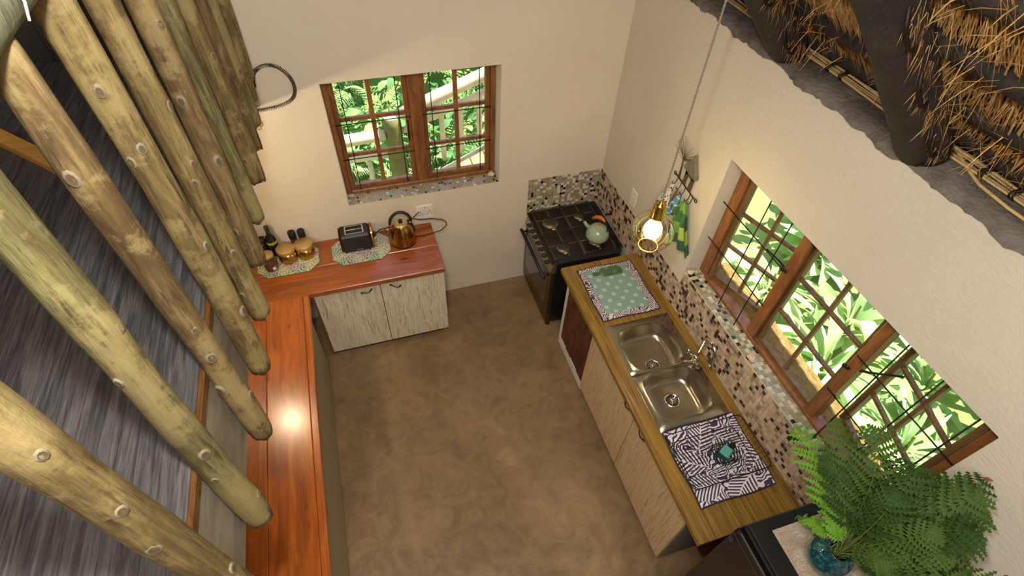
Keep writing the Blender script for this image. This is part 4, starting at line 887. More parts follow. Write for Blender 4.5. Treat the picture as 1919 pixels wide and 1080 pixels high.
for x, y, r in ((-0.494, -0.185, .050), (-0.235, -0.165, .030), (-0.498, -0.490, .038), (-0.214, -0.480, .040)):
    mb = MB(); mb.lathe([(r * 1.35, 0), (r * 1.35, 0.003), (r * 1.05, 0.006), (r, 0.012), (r * .95, 0.014)], (x, y, 0.797), 26); bu = part('burner', mb, MAT['burner'], st_)
    mb = MB(); mb.lathe([(r * .98, 0), (r * .98, 0.006), (r * .85, 0.010), (0, 0.0105)], (x, y, 0.8112), 26); part('burner_cap', mb, plain('burner_cap', '#3c3024', 0.6, 0.2), bu)
    mb = MB(); mb.box(x - .012, x + .012, y - r * 1.45 - .012, y - r * 1.45 - .004, 0.7965, 0.803); part('igniter', mb, MAT['plastic'], bu)
for (x0, x1) in ((-0.615, -0.365), (-0.355, -0.100)):
    for (y0, y1, cx, cy) in ((-0.318, -0.035, (x0 + x1) / 2, -0.175), (-0.615, -0.325, (x0 + x1) / 2, -0.485)):
        mb = MB(); zg = 0.832
        mb.tube([(x0, y0, zg), (x1, y0, zg), (x1, y1, zg), (x0, y1, zg)], 0.0045, 6, closed=True)
        for a, b in (((x0, cy), (cx - .035, cy)), ((cx + .035, cy), (x1, cy)), ((cx, y0), (cx, cy - .035)), ((cx, cy + .035), (cx, y1))): mb.tube([(a[0], a[1], zg), (b[0], b[1], zg + .002)], 0.0042, 6)
        for a in (x0, x1):
            for b in (y0, y1): mb.tube([(a, b, zg), (a, b, 0.7965)], 0.005, 6)
        part('pan_support', mb, MAT['grate'], st_)

# fridge
fr = thing('fridge', 'black fridge with a dark brown door in the lower right corner', 'fridge', (-0.36, -3.14, 0))
mb = MB(); mb.box(-0.636, -0.06, -3.42, -2.862, 0.03, 1.45, 0.006); part('body', mb, MAT['fridge'], fr)
mb = MB(); mb.box(-0.690, -0.640, -3.42, -2.862, 0.06, 1.405, 0.006); d = part('door', mb, MAT['fridge_door'], fr)
mb = MB(); mb.box(-0.690, -0.674, -3.42, -2.868, 1.406, 1.447, 0.004); mb.box(-0.655, -0.641, -3.42, -2.868, 1.406, 1.448, 0.003); mb.box(-0.690, -0.641, -2.868, -2.862, 1.406, 1.448, 0.002); part('handle', mb, MAT['fridge'], d, 'recessed black grip along the door top')
mb = MB(); mb.box(-0.6845, -0.6805, -3.40, -2.885, 1.4465, 1.4485); part('trim_strip', mb, MAT['steel'], d)
mb = MB(); mb.box(-0.715, -0.691, -2.90, -2.872, 1.36, 1.39, 0.006); part('hinge_cap', mb, MAT['matt_black'], d)
for x, y in ((-0.60, -3.38), (-0.60, -2.9), (-0.1, -3.38), (-0.1, -2.9)):
    mb = MB(); mb.lathe([(0.018, 0), (0.018, 0.03)], (x, y, 0), 10); part('foot', mb, MAT['matt_black'], fr)

# ------------------------------------------------------------------ things on the back worktop
def oct_mat(name, x0, x1, y0, y1, c, z, label):
    t = thing(name, label, 'placemat', ((x0 + x1) / 2, (y0 + y1) / 2, z), 0, 'leafy placemats')
    def poly(e): return [(x0 + c - e * .4, y0 - e), (x1 - c + e * .4, y0 - e), (x1 + e, y0 + c - e * .4), (x1 + e, y1 - c + e * .4), (x1 - c + e * .4, y1 + e), (x0 + c - e * .4, y1 + e), (x0 - e, y1 - c + e * .4), (x0 - e, y0 + c - e * .4)]
    mb = MB(); mb.prism(poly(0), z + .0005, z + 0.004); part('cloth', mb, MAT['leafy'], t)
    mb = MB(); mb.tube([(p[0], p[1], z + 0.0027) for p in poly(0.001)], 0.0025, 6, closed=True); part('piping', mb, MAT['matedge'], t)
    return t
oct_mat('placemat', -2.775, -2.340, -0.305, -0.012, 0.075, HL, 'leafy patterned placemat under the gold canisters and bottles')
oct_mat('placemat', -2.245, -1.815, -0.315, -0.020, 0.075, HL, 'leafy patterned placemat under the black toaster')
MZ = HL + 0.0045
def canister(x, y, r, h, label):
    t = thing('canister', label, 'canister', (x, y, MZ), 0, 'gold canisters')
    mb = MB(); mb.lathe([(r * .97, 0), (r, 0.004), (r, h * .78)], (x, y, MZ), 32); part('body', mb, MAT['brass'], t)
    mb = MB(); mb.lathe([(r * 1.03, h * .785), (r * 1.03, h * .97), (r * .99, h), (0, h)], (x, y, MZ), 32, caps=False); part('lid', mb, MAT['gold'], t)
canister(-2.553, -0.145, 0.064, 0.118, 'gold lidded canister standing nearer the glass jar')
canister(-2.425, -0.130, 0.064, 0.118, 'gold lidded canister standing nearer the black toaster')
t = thing('glass_jar', 'small glass jar of reddish contents beside the lowest far pole end', 'jar', (-2.672, -0.205, MZ))
mb = MB(); mb.lathe([(0.046, 0), (0.050, 0.006), (0.050, 0.10), (0.040, 0.118)], (-2.672, -0.205, MZ), 24); part('body', mb, MAT['clear'], t)
mb = MB(); mb.lathe([(0.044, 0.003), (0.046, 0.008), (0.046, 0.085), (0.0, 0.090)], (-2.672, -0.205, MZ), 20); part('contents', mb, MAT['jarfill'], t)
mb = MB(); mb.lathe([(0.043, 0.1185), (0.043, 0.140), (0.038, 0.146), (0, 0.147)], (-2.672, -0.205, MZ), 24); part('lid', mb, MAT['gold'], t)
mb = MB(); st = len(mb.v); mb.box(-0.012, 0.012, -0.001, 0.001, 0.02, 0.045); mb.xf(st, Matrix.Translation((-2.672, -0.205, MZ)) @ Matrix.Rotation(0.5, 4, 'Z') @ Matrix.Translation((0, -0.0508, 0))); part('label', mb, MAT['plastic'], t)
t = thing('oil_bottle', 'dark green bottle with a yellow label against the back wall', 'bottle', (-2.640, -0.062, MZ))
mb = MB(); mb.lathe([(0.034, 0), (0.037, 0.005), (0.037, 0.150), (0.030, 0.178), (0.015, 0.200), (0.0135, 0.235)], (-2.640, -0.062, MZ), 24); part('body', mb, MAT['bottle'], t)
mb = MB(); mb.lathe([(0.0165, 0.2355), (0.0165, 0.270), (0.014, 0.272), (0, 0.272)], (-2.640, -0.062, MZ), 16); part('cap', mb, MAT['capgreen'], t)
mb = MB(); mb.lathe([(0.0376, 0.118), (0.0376, 0.140)], (-2.640, -0.062, MZ), 24, caps=False); part('label', mb, MAT['label_y'], t)
t = thing('tea_box', 'small dark box with gold print at the far left of the back worktop', 'box', (-2.735, -0.055, MZ), 0)
mb = MB(); mb.box(-2.80, -2.685, -0.085, -0.03, MZ, MZ + 0.165, 0.002); part('carton', mb, MAT['box_dark'], t)
mb = MB()
for k in range(5): mb.box(-2.745 + k * .010, -2.739 + k * .010, -0.0862, -0.0852, MZ + .115 + .004 * (k % 2), MZ + .130)
part('print', mb, MAT['goldprint'], t)
for x, lab in ((-2.497, 'pepper grinder with a black cap nearer the green bottle'), (-2.430, 'pepper grinder with a black cap nearer the toaster')):
    t = thing('grinder', lab, 'grinder', (x, -0.030, MZ), 0, 'black capped grinders')
    mb = MB(); mb.lathe([(0.022, 0), (0.024, 0.004), (0.024, 0.09), (0.020, 0.10)], (x, -0.030, MZ), 18); part('body', mb, MAT['jarfill'], t)
    mb = MB(); mb.lathe([(0.026, 0.101), (0.027, 0.110), (0.027, 0.155), (0.024, 0.160), (0.012, 0.160), (0.010, 0.157), (0, 0.157)], (x, -0.030, MZ), 22); part('cap', mb, MAT['matt_black'], t)
t = thing('toaster', 'black two-slot toaster with copper end panels', 'toaster', (-2.045, -0.14, MZ))
mb = MB(); mb.box(-2.160, -1.945, -0.210, -0.070, MZ + .008, MZ + 0.172, 0.014); part('body', mb, MAT['toaster'], t)
for x0, x1 in ((-2.168, -2.161), (-1.944, -1.922)):
    mb = MB(); mb.box(x0, x1, -0.200, -0.080, MZ + .010, MZ + 0.168, 0.006); part('end_panel', mb, MAT['copper'], t, 'shiny copper end panel')
mb = MB(); ring_solid(mb, -2.120, -1.985, -0.185, -0.095, -2.112, -1.993, -0.179, -0.101, MZ + .1722, MZ + .1755); mb.xf(0, Matrix(((1, 0, 0, 0), (0, 0, 1, 0), (0, 1, 0, 0), (0, 0, 0, 1))))
mb.box(-2.112, -1.993, -0.145, -0.135, MZ + .1722, MZ + .1752); part('slot_surround', mb, MAT['chrome'], t)
for y0, y1 in ((-0.178, -0.146), (-0.134, -0.102)):
    mb = MB(); mb.box(-2.111, -1.994, y0, y1, MZ + .1721, MZ + .1730); part('slot', mb, MAT['matt_black'], t)
mb = MB(); mb.box(-2.060, -2.015, -0.2115, -0.2102, MZ + .030, MZ + .037); part('badge', mb, MAT['steel'], t)
mb = MB(); mb.box(-1.9215, -1.905, -0.155, -0.125, MZ + .10, MZ + .115, 0.003); part('lever', mb, MAT['matt_black'], t)
mb = MB(); mb.tube([(-1.9215, -0.10, MZ + .05), (-1.908, -0.10, MZ + .05)], 0.012, 12); part('dial', mb, MAT['matt_black'], t)
for x in (-2.14, -1.965):
    for y in (-.19, -.09):
        mb = MB(); mb.lathe([(.008, 0), (.008, .0082)], (x, y, MZ), 8); part('foot', mb, MAT['matt_black'], t)
kx, ky = -1.709, -0.165
t = thing('electric_kettle', 'polished copper dome kettle with a black bow handle on its base', 'kettle', (kx, ky, HL))
mb = MB(); mb.lathe([(0.092, 0), (0.096, 0.004), (0.096, 0.016), (0.088, 0.021)], (kx, ky, HL), 36); part('power_base', mb, MAT['matt_black'], t)
mb = MB(); mb.lathe([(0.098, 0.022), (0.102, 0.027), (0.102, 0.036), (0.099, 0.040), (0.096, 0.065), (0.086, 0.11), (0.068, 0.155), (0.055, 0.172), (0.053, 0.176)], (kx, ky, HL), 40); part('body', mb, MAT['copper'], t)
mb = MB(); mb.lathe([(0.053, 0.1765), (0.050, 0.184), (0.030, 0.194), (0.0, 0.197)], (kx, ky, HL), 32); ld = part('lid', mb, MAT['gold'], t)
mb = MB(); mb.lathe([(0.018, 0.1965), (0.014, 0.202), (0.010, 0.208), (0.015, 0.216), (0.006, 0.224), (0, 0.225)], (kx, ky, HL), 18); part('knob', mb, MAT['matt_black'], ld)
mb = MB(); mb.tube([(kx - .080 * math.cos(a * 1.0), ky, HL + 0.185 + 0.105 * math.sin(a)) for a in [PI * k / 14 for k in range(15)]], [0.009] + [0.0115] * 13 + [0.009], 10); part('handle', mb, MAT['matt_black'], t)
for s in (-1, 1):
    mb = MB(); mb.tube([(kx + s * .062, ky, HL + .165), (kx + s * .078, ky, HL + .188)], 0.009, 8); part('handle_bracket', mb, MAT['brass'], t)
mb = MB(); mb.tube([(kx - .080, ky, HL + .118), (kx - .100, ky, HL + .140), (kx - .120, ky, HL + .150)], [0.020, 0.016, 0.012], 12); part('spout', mb, MAT['copper'], t)
mb = MB(); mb.tube([(kx + .058, ky + .035, HL + .172), (kx + .082, ky + .045, HL + .12), (kx + .098, ky + .048, HL + .06), (kx + .096, ky + .045, HL + .035)], [0.008, .010, .010, .007], 8); part('switch_strip', mb, MAT['matt_black'], t)
mb = MB(); mb.tube([(kx + .093, ky + .02, HL + .010), (-1.56, -0.15, HL + .005), (-1.47, -0.142, HL + .006), (-1.40, -0.130, HL + .012), (-1.355, -0.105, HL + .028), (-1.350, -0.088, HL + .045), (-1.375, -0.070, HL + .062), (-1.45, -0.050, HL + .075), (-1.545, -0.040, HL + .075), (-1.60, -0.030, HL + .09)], 0.0042, 7); part('power_cord', mb, MAT['black_cable'], t)
mb = MB(); mb.tube([(-1.92, -0.085, HL + .03), (-1.87, -0.04, HL + .045), (-1.80, -0.030, HL + .045), (-1.70, -0.03, HL + .05), (-1.60, -0.02, HL + .09), (-1.545, -0.012, HL + .13)], 0.004, 6)
solo('power_cord', mb, MAT['black_cable'], 'black cord running from the toaster behind the copper kettle to the wall socket', 'cord')
t = thing('wall_socket', 'white double wall socket above the copper kettle', 'socket', (-1.498, 0, 0.93))
mb = MB(); mb.box(-1.565, -1.432, -0.011, -0.0005, 0.930, 1.060, 0.004); part('plate', mb, MAT['plastic'], t)
mb = MB()
for cx in (-1.532, -1.465):
    for dx, dz in ((0, .025), (-.014, 0), (.014, 0)): mb.tube([(cx + dx, -0.0105, 0.970 + dz), (cx + dx, -0.0118, 0.970 + dz)], 0.0045, 8)
for cx in (-1.532, -1.498, -1.465): mb.box(cx - .004, cx + .004, -0.0118, -0.0105, 1.032, 1.042)
part('socket_hole', mb, MAT['hole'], t)
for cx in (-1.532, -1.465):
    mb = MB(); mb.box(cx - .009, cx + .009, -0.015, -0.0111, 1.022, 1.046, 0.002); part('rocker', mb, MAT['plastic'], t)
t = thing('light_switch', 'white light switch plate on the right wall above the stove', 'switch', (0, -0.545, 1.18))
mb = MB(); mb.box(-0.011, -0.0005, -0.588, -0.505, 1.185, 1.318, 0.004); part('plate', mb, MAT['plastic'], t)
mb = MB(); mb.box(-0.016, -0.0111, -0.558, -0.536, 1.235, 1.268, 0.003); part('rocker', mb, MAT['plastic'], t)

# heart of coiled spring wire on the back wall
HP = [(-2.56, 2.10), (-2.52, 2.20), (-2.455, 2.235), (-2.42, 2.20), (-2.405, 2.150), (-2.398, 2.200), (-2.365, 2.248), (-2.300, 2.268), (-2.240, 2.245), (-2.197, 2.180), (-2.190, 2.105), (-2.225, 2.045), (-2.300, 2.012), (-2.38, 2.002), (-2.46, 1.995), (-2.54, 1.975)]
def catmull(P, n, dim=2):
    out = []
    for i in range(len(P) - 1):
        p0, p1, p2, p3 = P[max(i - 1, 0)], P[i], P[i + 1], P[min(i + 2, len(P) - 1)]
        for k in range(n):
            t = k / n; out.append(tuple(0.5 * (2 * p1[d] + (p2[d] - p0[d]) * t + (2 * p0[d] - 5 * p1[d] + 4 * p2[d] - p3[d]) * t * t + (3 * p1[d] - p0[d] - 3 * p2[d] + p3[d]) * t ** 3) for d in range(dim)))
    out.append(tuple(P[-1][:dim])); return out
cp = catmull(HP, 90); pts = []
for i, (x, z) in enumerate(cp):
    q = cp[min(i + 1, len(cp) - 1)]; pth = (q[0] - cp[max(i - 1, 0)][0], q[1] - cp[max(i - 1, 0)][1]); L = math.hypot(*pth) or 1; nx, nz = -pth[1] / L, pth[0] / L
    a = i * 0.6; pts.append((x + nx * .0095 * math.cos(a), -0.0135 + .0095 * math.sin(a), z + nz * .0095 * math.cos(a)))
t = thing('spring_heart', 'heart-shaped loop of coiled spring wire hanging on the back wall', 'wall decoration', (-2.38, 0, 1.9))
mb = MB(); mb.tube(pts, 0.0019, 4); part('coil', mb, MAT['coil'], t)
for k in range(5):
    a = 2 * PI * k / 5; c0 = (-2.468 + .022 * math.cos(a), 1.905 + .022 * math.sin(a)); mb = MB()
    mb.tube([(c0[0] + .014 * math.cos(b), -0.008, c0[1] + .014 * math.sin(b)) for b in [2 * PI * j / 10 for j in range(10)]], 0.0022, 5, closed=True); part('petal_loop', mb, MAT['brass'], t)
mb = MB(); mb.tube([(-2.468, -0.008, 1.925), (-2.475, -0.008, 1.99)], 0.0022, 5); part('stem_wire', mb, MAT['brass'], t)

# ------------------------------------------------------------------ stove kettle
kx, ky, kz = -0.205, -0.478, 0.8375
t = thing('stovetop_kettle', 'sage green enamel kettle with an orange handle on the front right burner', 'kettle', (kx, ky, kz))
mb = MB(); mb.lathe([(0.070, 0), (0.086, 0.004), (0.094, 0.020), (0.093, 0.045), (0.080, 0.082), (0.056, 0.108), (0.036, 0.116)], (kx, ky, kz), 36); part('body', mb, MAT['sage'], t)
mb = MB(); mb.lathe([(0.036, 0.1162), (0.034, 0.121), (0.012, 0.126), (0, 0.1265)], (kx, ky, kz), 28); ld = part('lid', mb, MAT['sage'], t)
mb = MB(); mb.lathe([(0.006, 0.126), (0.005, 0.134), (0.011, 0.142), (0.006, 0.150), (0, 0.151)], (kx, ky, kz), 14); part('knob', mb, MAT['orange'], ld)
mb = MB(); mb.tube([(kx - .058, ky + .040, kz + .080), (kx - .085, ky + .058, kz + .105), (kx - .098, ky + .066, kz + .128)], [0.020, 0.014, 0.012], 12); part('spout', mb, MAT['sage'], t)
hd = Vector((0.55, -0.83, 0)).normalized()
pa = [Vector((kx, ky, kz)) + hd * (0.078 * -math.cos(a)) + Vector((0, 0, 0.105 + 0.098 * math.sin(a))) for a in [PI * k / 16 for k in range(17)]]
mb = MB(); mb.tube(pa[3:12], [0.010, .013, .015, .015, .015, .015, .014, .012, .010], 10); part('handle', mb, MAT['orange'], t, 'orange kettle grip')
mb = MB(); mb.tube(pa[0:4], 0.005, 7); mb.tube(pa[11:17], 0.005, 7); part('handle_arm', mb, MAT['matt_black'], t)

# ------------------------------------------------------------------ right worktop things
def cloth_mat(name, x0, x1, y0, y1, z, mat, label, seed, amp=0.004, rz=0.0):
    R = random.Random(seed); cx, cy = (x0 + x1) / 2, (y0 + y1) / 2
    t = thing(name, label, 'mat', (cx, cy, z), rz); ph = [R.uniform(0, 6) for _ in range(6)]
    def ed(u, v): return (x0 - cx + (x1 - x0) * u + .004 * math.sin(v * 9 + ph[0]), y0 - cy + (y1 - y0) * v + .004 * math.sin(u * 8 + ph[1]), 0.006 + amp * (1 + math.sin(u * 7 + ph[2]) * math.sin(v * 6 + ph[3])) * .5)
    mb = MB(); mb.grid(ed, 24, 24); n = len(mb.v); mb.add([(p[0], p[1], 0.0006) for p in mb.v[:n]], [f[::-1] for f in mb.f[:576]])
    part('cloth', mb, mat, t, local=True)
    loop = [ed(i / 24, 0) for i in range(24)] + [ed(1, i / 24) for i in range(24)] + [ed(1 - i / 24, 1) for i in range(24)] + [ed(0, 1 - i / 24) for i in range(24)]
    mb = MB(); mb.tube([(p[0], p[1], p[2] - .0012) for p in loop], 0.0042, 6, closed=True); part('piping', mb, MAT['navy'], t, local=True)
    return t
cloth_mat('drying_mat', -0.535, -0.100, -1.333, -0.842, HR, MAT['palm2'], 'plum palm-print cloth mat under the dotted cutting board', 1, 0.001)
cloth_mat('drying_mat', -0.540, -0.070, -2.635, -2.190, 0.9085, MAT['palm'], 'navy palm-print cloth mat under the wire dish rack', 2, 0.006)
t = thing('cutting_board', 'pale teal polka-dot glass cutting board on the palm-print mat', 'cutting board', (-0.315, -1.078, HR + .0082))
mb = MB(); mb.box(-0.482, -0.153, -1.287, -0.868, HR + .0085, HR + .0125, 0.0015); part('board', mb, MAT['dots'], t)
BZ = HR + 0.0130
t = thing('flattened_bottle', 'clear slumped glass bottle lying across the dotted cutting board', 'bottle', (-0.32, -0.918, BZ), 0.02)
prof = [(-0.118, .016), (-0.100, .017), (-0.096, .021), (-0.086, .021), (-0.082, .014), (-0.060, .015), (-0.045, .036), (-0.030, .042), (0.095, .042), (0.108, .036), (0.112, .02)]
top = [(x, r) for x, r in prof]; mb = MB()
poly = [(x, -r) for x, r in prof] + [(x, r) for x, r in reversed(prof)]
mb.prism(poly, 0.0, 0.006); part('body', mb, MAT['slump'], t, local=True)
mb = MB(); mb.tube([(0.06, .030, .0115), (0.095, .025, .0115), (0.103, 0, .0115), (0.095, -.025, .0115), (0.06, -.030, .0115)], 0.0035, 6); part('base_ring', mb, MAT['clear'], t, local=True)
rk = thing('dish_rack', 'low wire dish rack standing on the navy palm-print mat', 'dish rack', (-0.32, -2.40, 0.925))
X0, X1, Y0, Y1, ZB, ZT = -0.520, -0.120, -2.545, -2.265, 0.928, 1.000
RX0, RX1, RY0, RY1 = -0.570, -0.078, -2.562, -2.240
def rr(x0, x1, y0, y1, z, c=0.03):
    out = []
    for cx, cy, a0 in ((x1 - c, y1 - c, 0), (x0 + c, y1 - c, 90), (x0 + c, y0 + c, 180), (x1 - c, y0 + c, 270)):
        for k in range(4): a = math.radians(a0 + 30 * k); out.append((cx + c * math.cos(a), cy + c * math.sin(a), z))
    return out
mb = MB(); mb.tube(rr(RX0, RX1, RY0, RY1, ZT), 0.0030, 6, closed=True); part('top_rim', mb, MAT['brass'] if False else MAT['iron'], rk)
mb = MB(); mb.tube(rr(X0, X1, Y0, Y1, ZB), 0.0025, 6, closed=True); part('base_rim', mb, MAT['iron'], rk)
mb = MB()
for i in range(15):
    u = i / 14; x = X0 + (X1 - X0) * u; xr = RX0 + (RX1 - RX0) * u
    if i % 4 == 0: mb.tube([(xr, RY0, ZT), (x, Y0, ZB), (x, Y1, ZB), (xr, RY1, ZT)], 0.0016, 5)
    else: mb.tube([(x, Y0, ZB), (x, Y1, ZB)], 0.0014, 4)
for i in range(12):
    v = i / 11; y = Y0 + (Y1 - Y0) * v; yr = RY0 + (RY1 - RY0) * v
    mb.tube([(RX0, yr, ZT), (X0, y, ZB), (X1, y, ZB), (RX1, yr, ZT)], 0.0014, 5)
part('wire_grid', mb, MAT['iron'], rk, kind='stuff')
for x, y in ((X0 + .03, Y0 + .03), (X1 - .03, Y0 + .03), (X0 + .03, Y1 - .03), (X1 - .03, Y1 - .03)):
    mb = MB(); mb.tube([(x, y, ZB), (x, y, 0.9155)], 0.0035, 6); part('foot', mb, MAT['iron'], rk)
cd = thing('wire_caddy', 'small dark wire sponge caddy inside the dish rack', 'caddy', (-0.27, -2.415, 0.931))
mb = MB()
for z, e in ((0.934, 0.0), (0.952, 0.008), (0.970, 0.014)): mb.tube(rr(-0.325 - e, -0.215 + e, -2.455 - e, -2.370 + e, z, 0.02), 0.0026, 5, closed=True)
part('hoop', mb, MAT['black_cable'], cd, kind='stuff')
mb = MB()
for i in range(9):
    x = -0.318 + .0125 * i; mb.tube([(x, -2.469, .970), (x, -2.455, .934), (x, -2.370, .934), (x, -2.356, .970)], 0.0018, 4)
part('wire', mb, MAT['black_cable'], cd, kind='stuff')
sp = thing('sponge', 'teal scouring sponge resting in the dark wire caddy', 'sponge', (-0.272, -2.412, 0.937), 0.5)
mb = MB(); mb.box(-0.036, 0.036, -0.026, 0.026, 0.0, 0.034, 0.005); part('foam', mb, MAT['teal'], sp, local=True)
mb = MB(); mb.box(-0.037, -0.0 + .037, -0.027, 0.027, 0.0342, 0.043, 0.004); part('scouring_pad', mb, MAT['teal'] if False else MAT['teal'], sp, local=True)
mb = MB(); mb.box(-0.0375, -0.030, -0.0275, 0.0275, -0.0, 0.0435, 0.002); part('dark_edge', mb, MAT['teal_d'], sp, local=True)
mb = MB(); mb.lathe([(0.014, 0), (0.017, .004), (0.017, .02), (.009, .028), (.006, .05), (.008, .06), (0, .064)], (-0.205, -2.385, 0.937), 12); solo('pot_brush', mb, MAT['matt_black'], 'black knobbed pot brush standing beside the teal sponge', 'brush')

# shells and stones on the sills
def blob(name, c, r, mat, label, cat, seed, sx=1, sy=1, sz=.7, spiral=False):
    R = random.Random(seed); ph = [R.uniform(0, 6) for _ in range(5)]; mb = MB()
    def fn(u, v):
        a = 2 * PI * u; b = PI * (v - .5); k = r * (1 + .13 * math.sin(3 * a + ph[0]) * math.cos(b) + .09 * math.sin(5 * b + ph[1]) + (0.05 * math.sin(18 * a) if spiral else 0))
        return (c[0] + k * sx * math.cos(a) * math.cos(b), c[1] + k * sy * math.sin(a) * math.cos(b), c[2] + k * sz * (math.sin(b) + 1.0))
    mb.grid(fn, 20, 10); solo(name, mb, mat, label, cat)
SZ = WRZ0 + 0.0085
blob('seashell', (0.020, -1.348, SZ), 0.020, MAT['shell2'], 'pale seashell in the far corner of the right window sill', 'shell', 1, 1.2, .9, .7, True)
blob('pebble', (0.062, -1.352, SZ), 0.016, MAT['stone'], 'grey pebble beside the pale shell, against the far window frame', 'stone', 2)
blob('seashell', (0.018, -2.044, SZ), 0.022, MAT['shell'], 'pinkish seashell lying alone halfway along the right window sill', 'shell', 3, .9, 1.25, .7, True)
SZ = WBZ0 + 0.0085
blob('pebble', (-2.018, 0.085, SZ), 0.018, MAT['stone'], 'brown stone at the left end of the small back window sill', 'stone', 4, 1.1, 1, .8)
blob('pebble', (-0.935, 0.085, SZ), 0.024, MAT['shell2'], 'pale heart-like stone at the right end of the small back window sill', 'stone', 5, 1.1, 1, .6)

# pendant lamp
px, py, pz = -0.500, -1.496, 1.879
t = thing('pendant_lamp', 'clear glass globe pendant on a twisted cord with a brass lampholder', 'lamp', (px, py, pz))
for s in (0, PI):
    mb = MB(); n = 260; mb.tube([(px + .0026 * math.cos(k * .9 + s), py + .0026 * math.sin(k * .9 + s), pz + .205 + (1.06) * k / n) for k in range(n + 1)], 0.0028, 5); part('cord', mb, MAT['cord'], t)
mb = MB(); mb.lathe([(0.006, .206), (.009, .200), (.012, .192), (.028, .186), (.031, .178), (.031, .165), (.034, .160), (.034, .115), (.037, .112), (.037, .098), (.030, .096)], (px, py, pz), 28); part('lampholder', mb, MAT['brass'], t)
R_ = 0.114; a0 = math.asin(0.036 / R_); a1 = math.asin(0.052 / R_)
mb = MB(); prof = [(R_ * math.sin(a), R_ * math.cos(a)) for a in [a0 + (PI - a1 - a0) * k / 22 for k in range(23)]]; mb.lathe(prof, (px, py, pz), 48, caps=False); part('globe', mb, MAT['globe'], t)
mb = MB(); mb.tube([(px + .052 * math.cos(a), py + .052 * math.sin(a), pz - R_ * math.cos(a1)) for a in [2 * PI * k / 32 for k in range(32)]], 0.002, 6, closed=True); part('globe_lip', mb, MAT['gold'], t)
mb = MB(); mb.lathe([(.014, .095), (.016, .078), (.034, .055), (.046, .028), (.048, .006), (.040, -.020), (.022, -.037), (0, -.042)], (px, py, pz), 24, caps=False); part('bulb', mb, MAT['bulb'], t)
lamp('pendant_light', 'POINT', (px, py, pz + .01), 16, (1.0, 0.88, 0.68), 0.045)
# second bulb hanging under the loft deck
bx, by, bz = -2.83, -0.87, 1.93
t = thing('pendant_lamp', 'bare warm bulb hanging under the loft deck, hidden behind the pole ends', 'lamp', (bx, by, bz))
mb = MB(); mb.tube([(bx, by, 2.278), (bx, by, bz + .10)], 0.004, 6); part('cord', mb, MAT['cord'], t)
mb = MB(); mb.lathe([(.010, .10), (.022, .09), (.022, .045), (.018, .04)], (bx, by, bz), 16); part('lampholder', mb, MAT['brass'], t)
mb = MB(); mb.lathe([(.013, .040), (.028, .015), (.030, -.005), (.020, -.026), (0, -.032)], (bx, by, bz), 18, caps=False); part('bulb', mb, MAT['warm_bulb'], t)
lamp('loft_bulb_light', 'POINT', (bx, by, bz - .01), 58, (1.0, 0.78, 0.48), 0.035)

# key rack with a hut and a tree, and the towels
t = thing('hook_rack', 'metal hook rack with a little thatched hut and a bare tree on the right wall', 'hook rack', (0, -1.06, 1.70))
def bar_pt(y): return (-0.014, y, 1.757 - 0.02 * (y + 0.935) / -0.245 * 1.0)
mb = MB(); mb.tube([bar_pt(-0.935), bar_pt(-1.18)], 0.0042, 7)
for y in (-0.928, -1.190): mb.tube([(-0.014, y + .011 * math.cos(a), 1.757 - (0 if y > -1 else .02) + .011 * math.sin(a)) for a in [2 * PI * k / 10 for k in range(10)]], 0.003, 5, closed=True)
part('bar', mb, MAT['iron'], t)
for y in (-0.965, -1.015, -1.065, -1.125, -1.155):
    z = bar_pt(y)[2]; mb = MB(); mb.tube([(-0.014, y, z), (-0.016, y, z - .035), (-0.028, y, z - .052), (-0.042, y, z - .045), (-0.046, y, z - .030)], 0.0026, 6); part('hook', mb, MAT['iron'], t)
mb = MB()
for y0, y1 in ((-1.050, -1.022), (-1.118, -1.086)): mb.box(-0.020, -0.010, y0 - 0 if False else min(y0, y1), max(y0, y1), 1.752, 1.865, 0.002)
mb.box(-0.020, -0.010, -1.118, -1.022, 1.825, 1.865, 0.002); part('hut_wall', mb, MAT['hut'], t)
mb = MB(); st = len(mb.v); mb.prism([(-1.140, 1.850), (-1.000, 1.866), (-1.010, 1.880), (-1.062, 1.955), (-1.070, 1.985), (-1.078, 1.955), (-1.135, 1.872)], -0.034, -0.008); mb.xf(st, Matrix(((0, 0, 1, 0), (1, 0, 0, 0), (0, 1, 0, 0), (0, 0, 0, 1)))); part('hut_roof', mb, MAT['tin_roof'], t)
mb = MB(); mb.tube([(-0.014, -0.975, 1.752), (-0.014, -0.968, 1.83), (-0.014, -0.958, 1.895)], [.008, .006, .0045], 7)
Rt = random.Random(4)
for k in range(16):
    a = -1.15 + 2.3 * k / 15; L = 0.10 + 0.03 * math.cos(a * 1.5); p = Vector((-0.014, -0.958 + .010 * math.sin(a), 1.875 + .004 * (k % 5))); mid = p + Vector((-0.004, math.sin(a) * L * .5, math.cos(a) * L * .55)); e = mid + Vector((-.003, math.sin(a * 1.2) * L * .45, math.cos(a * .9) * L * .5))
    mb.tube([p, mid, e], [.0014, .0013, .0010], 4)
for k in range(3): mb.tube([(-0.014, -0.960, 1.885), (-0.016, -0.985 - .01 * k, 1.895 + .006 * k), (-0.016, -1.015 - .012 * k, 1.90 + .016 * k)], [.0025, .0018, .001], 4)
part('tree', mb, MAT['tree'], t)
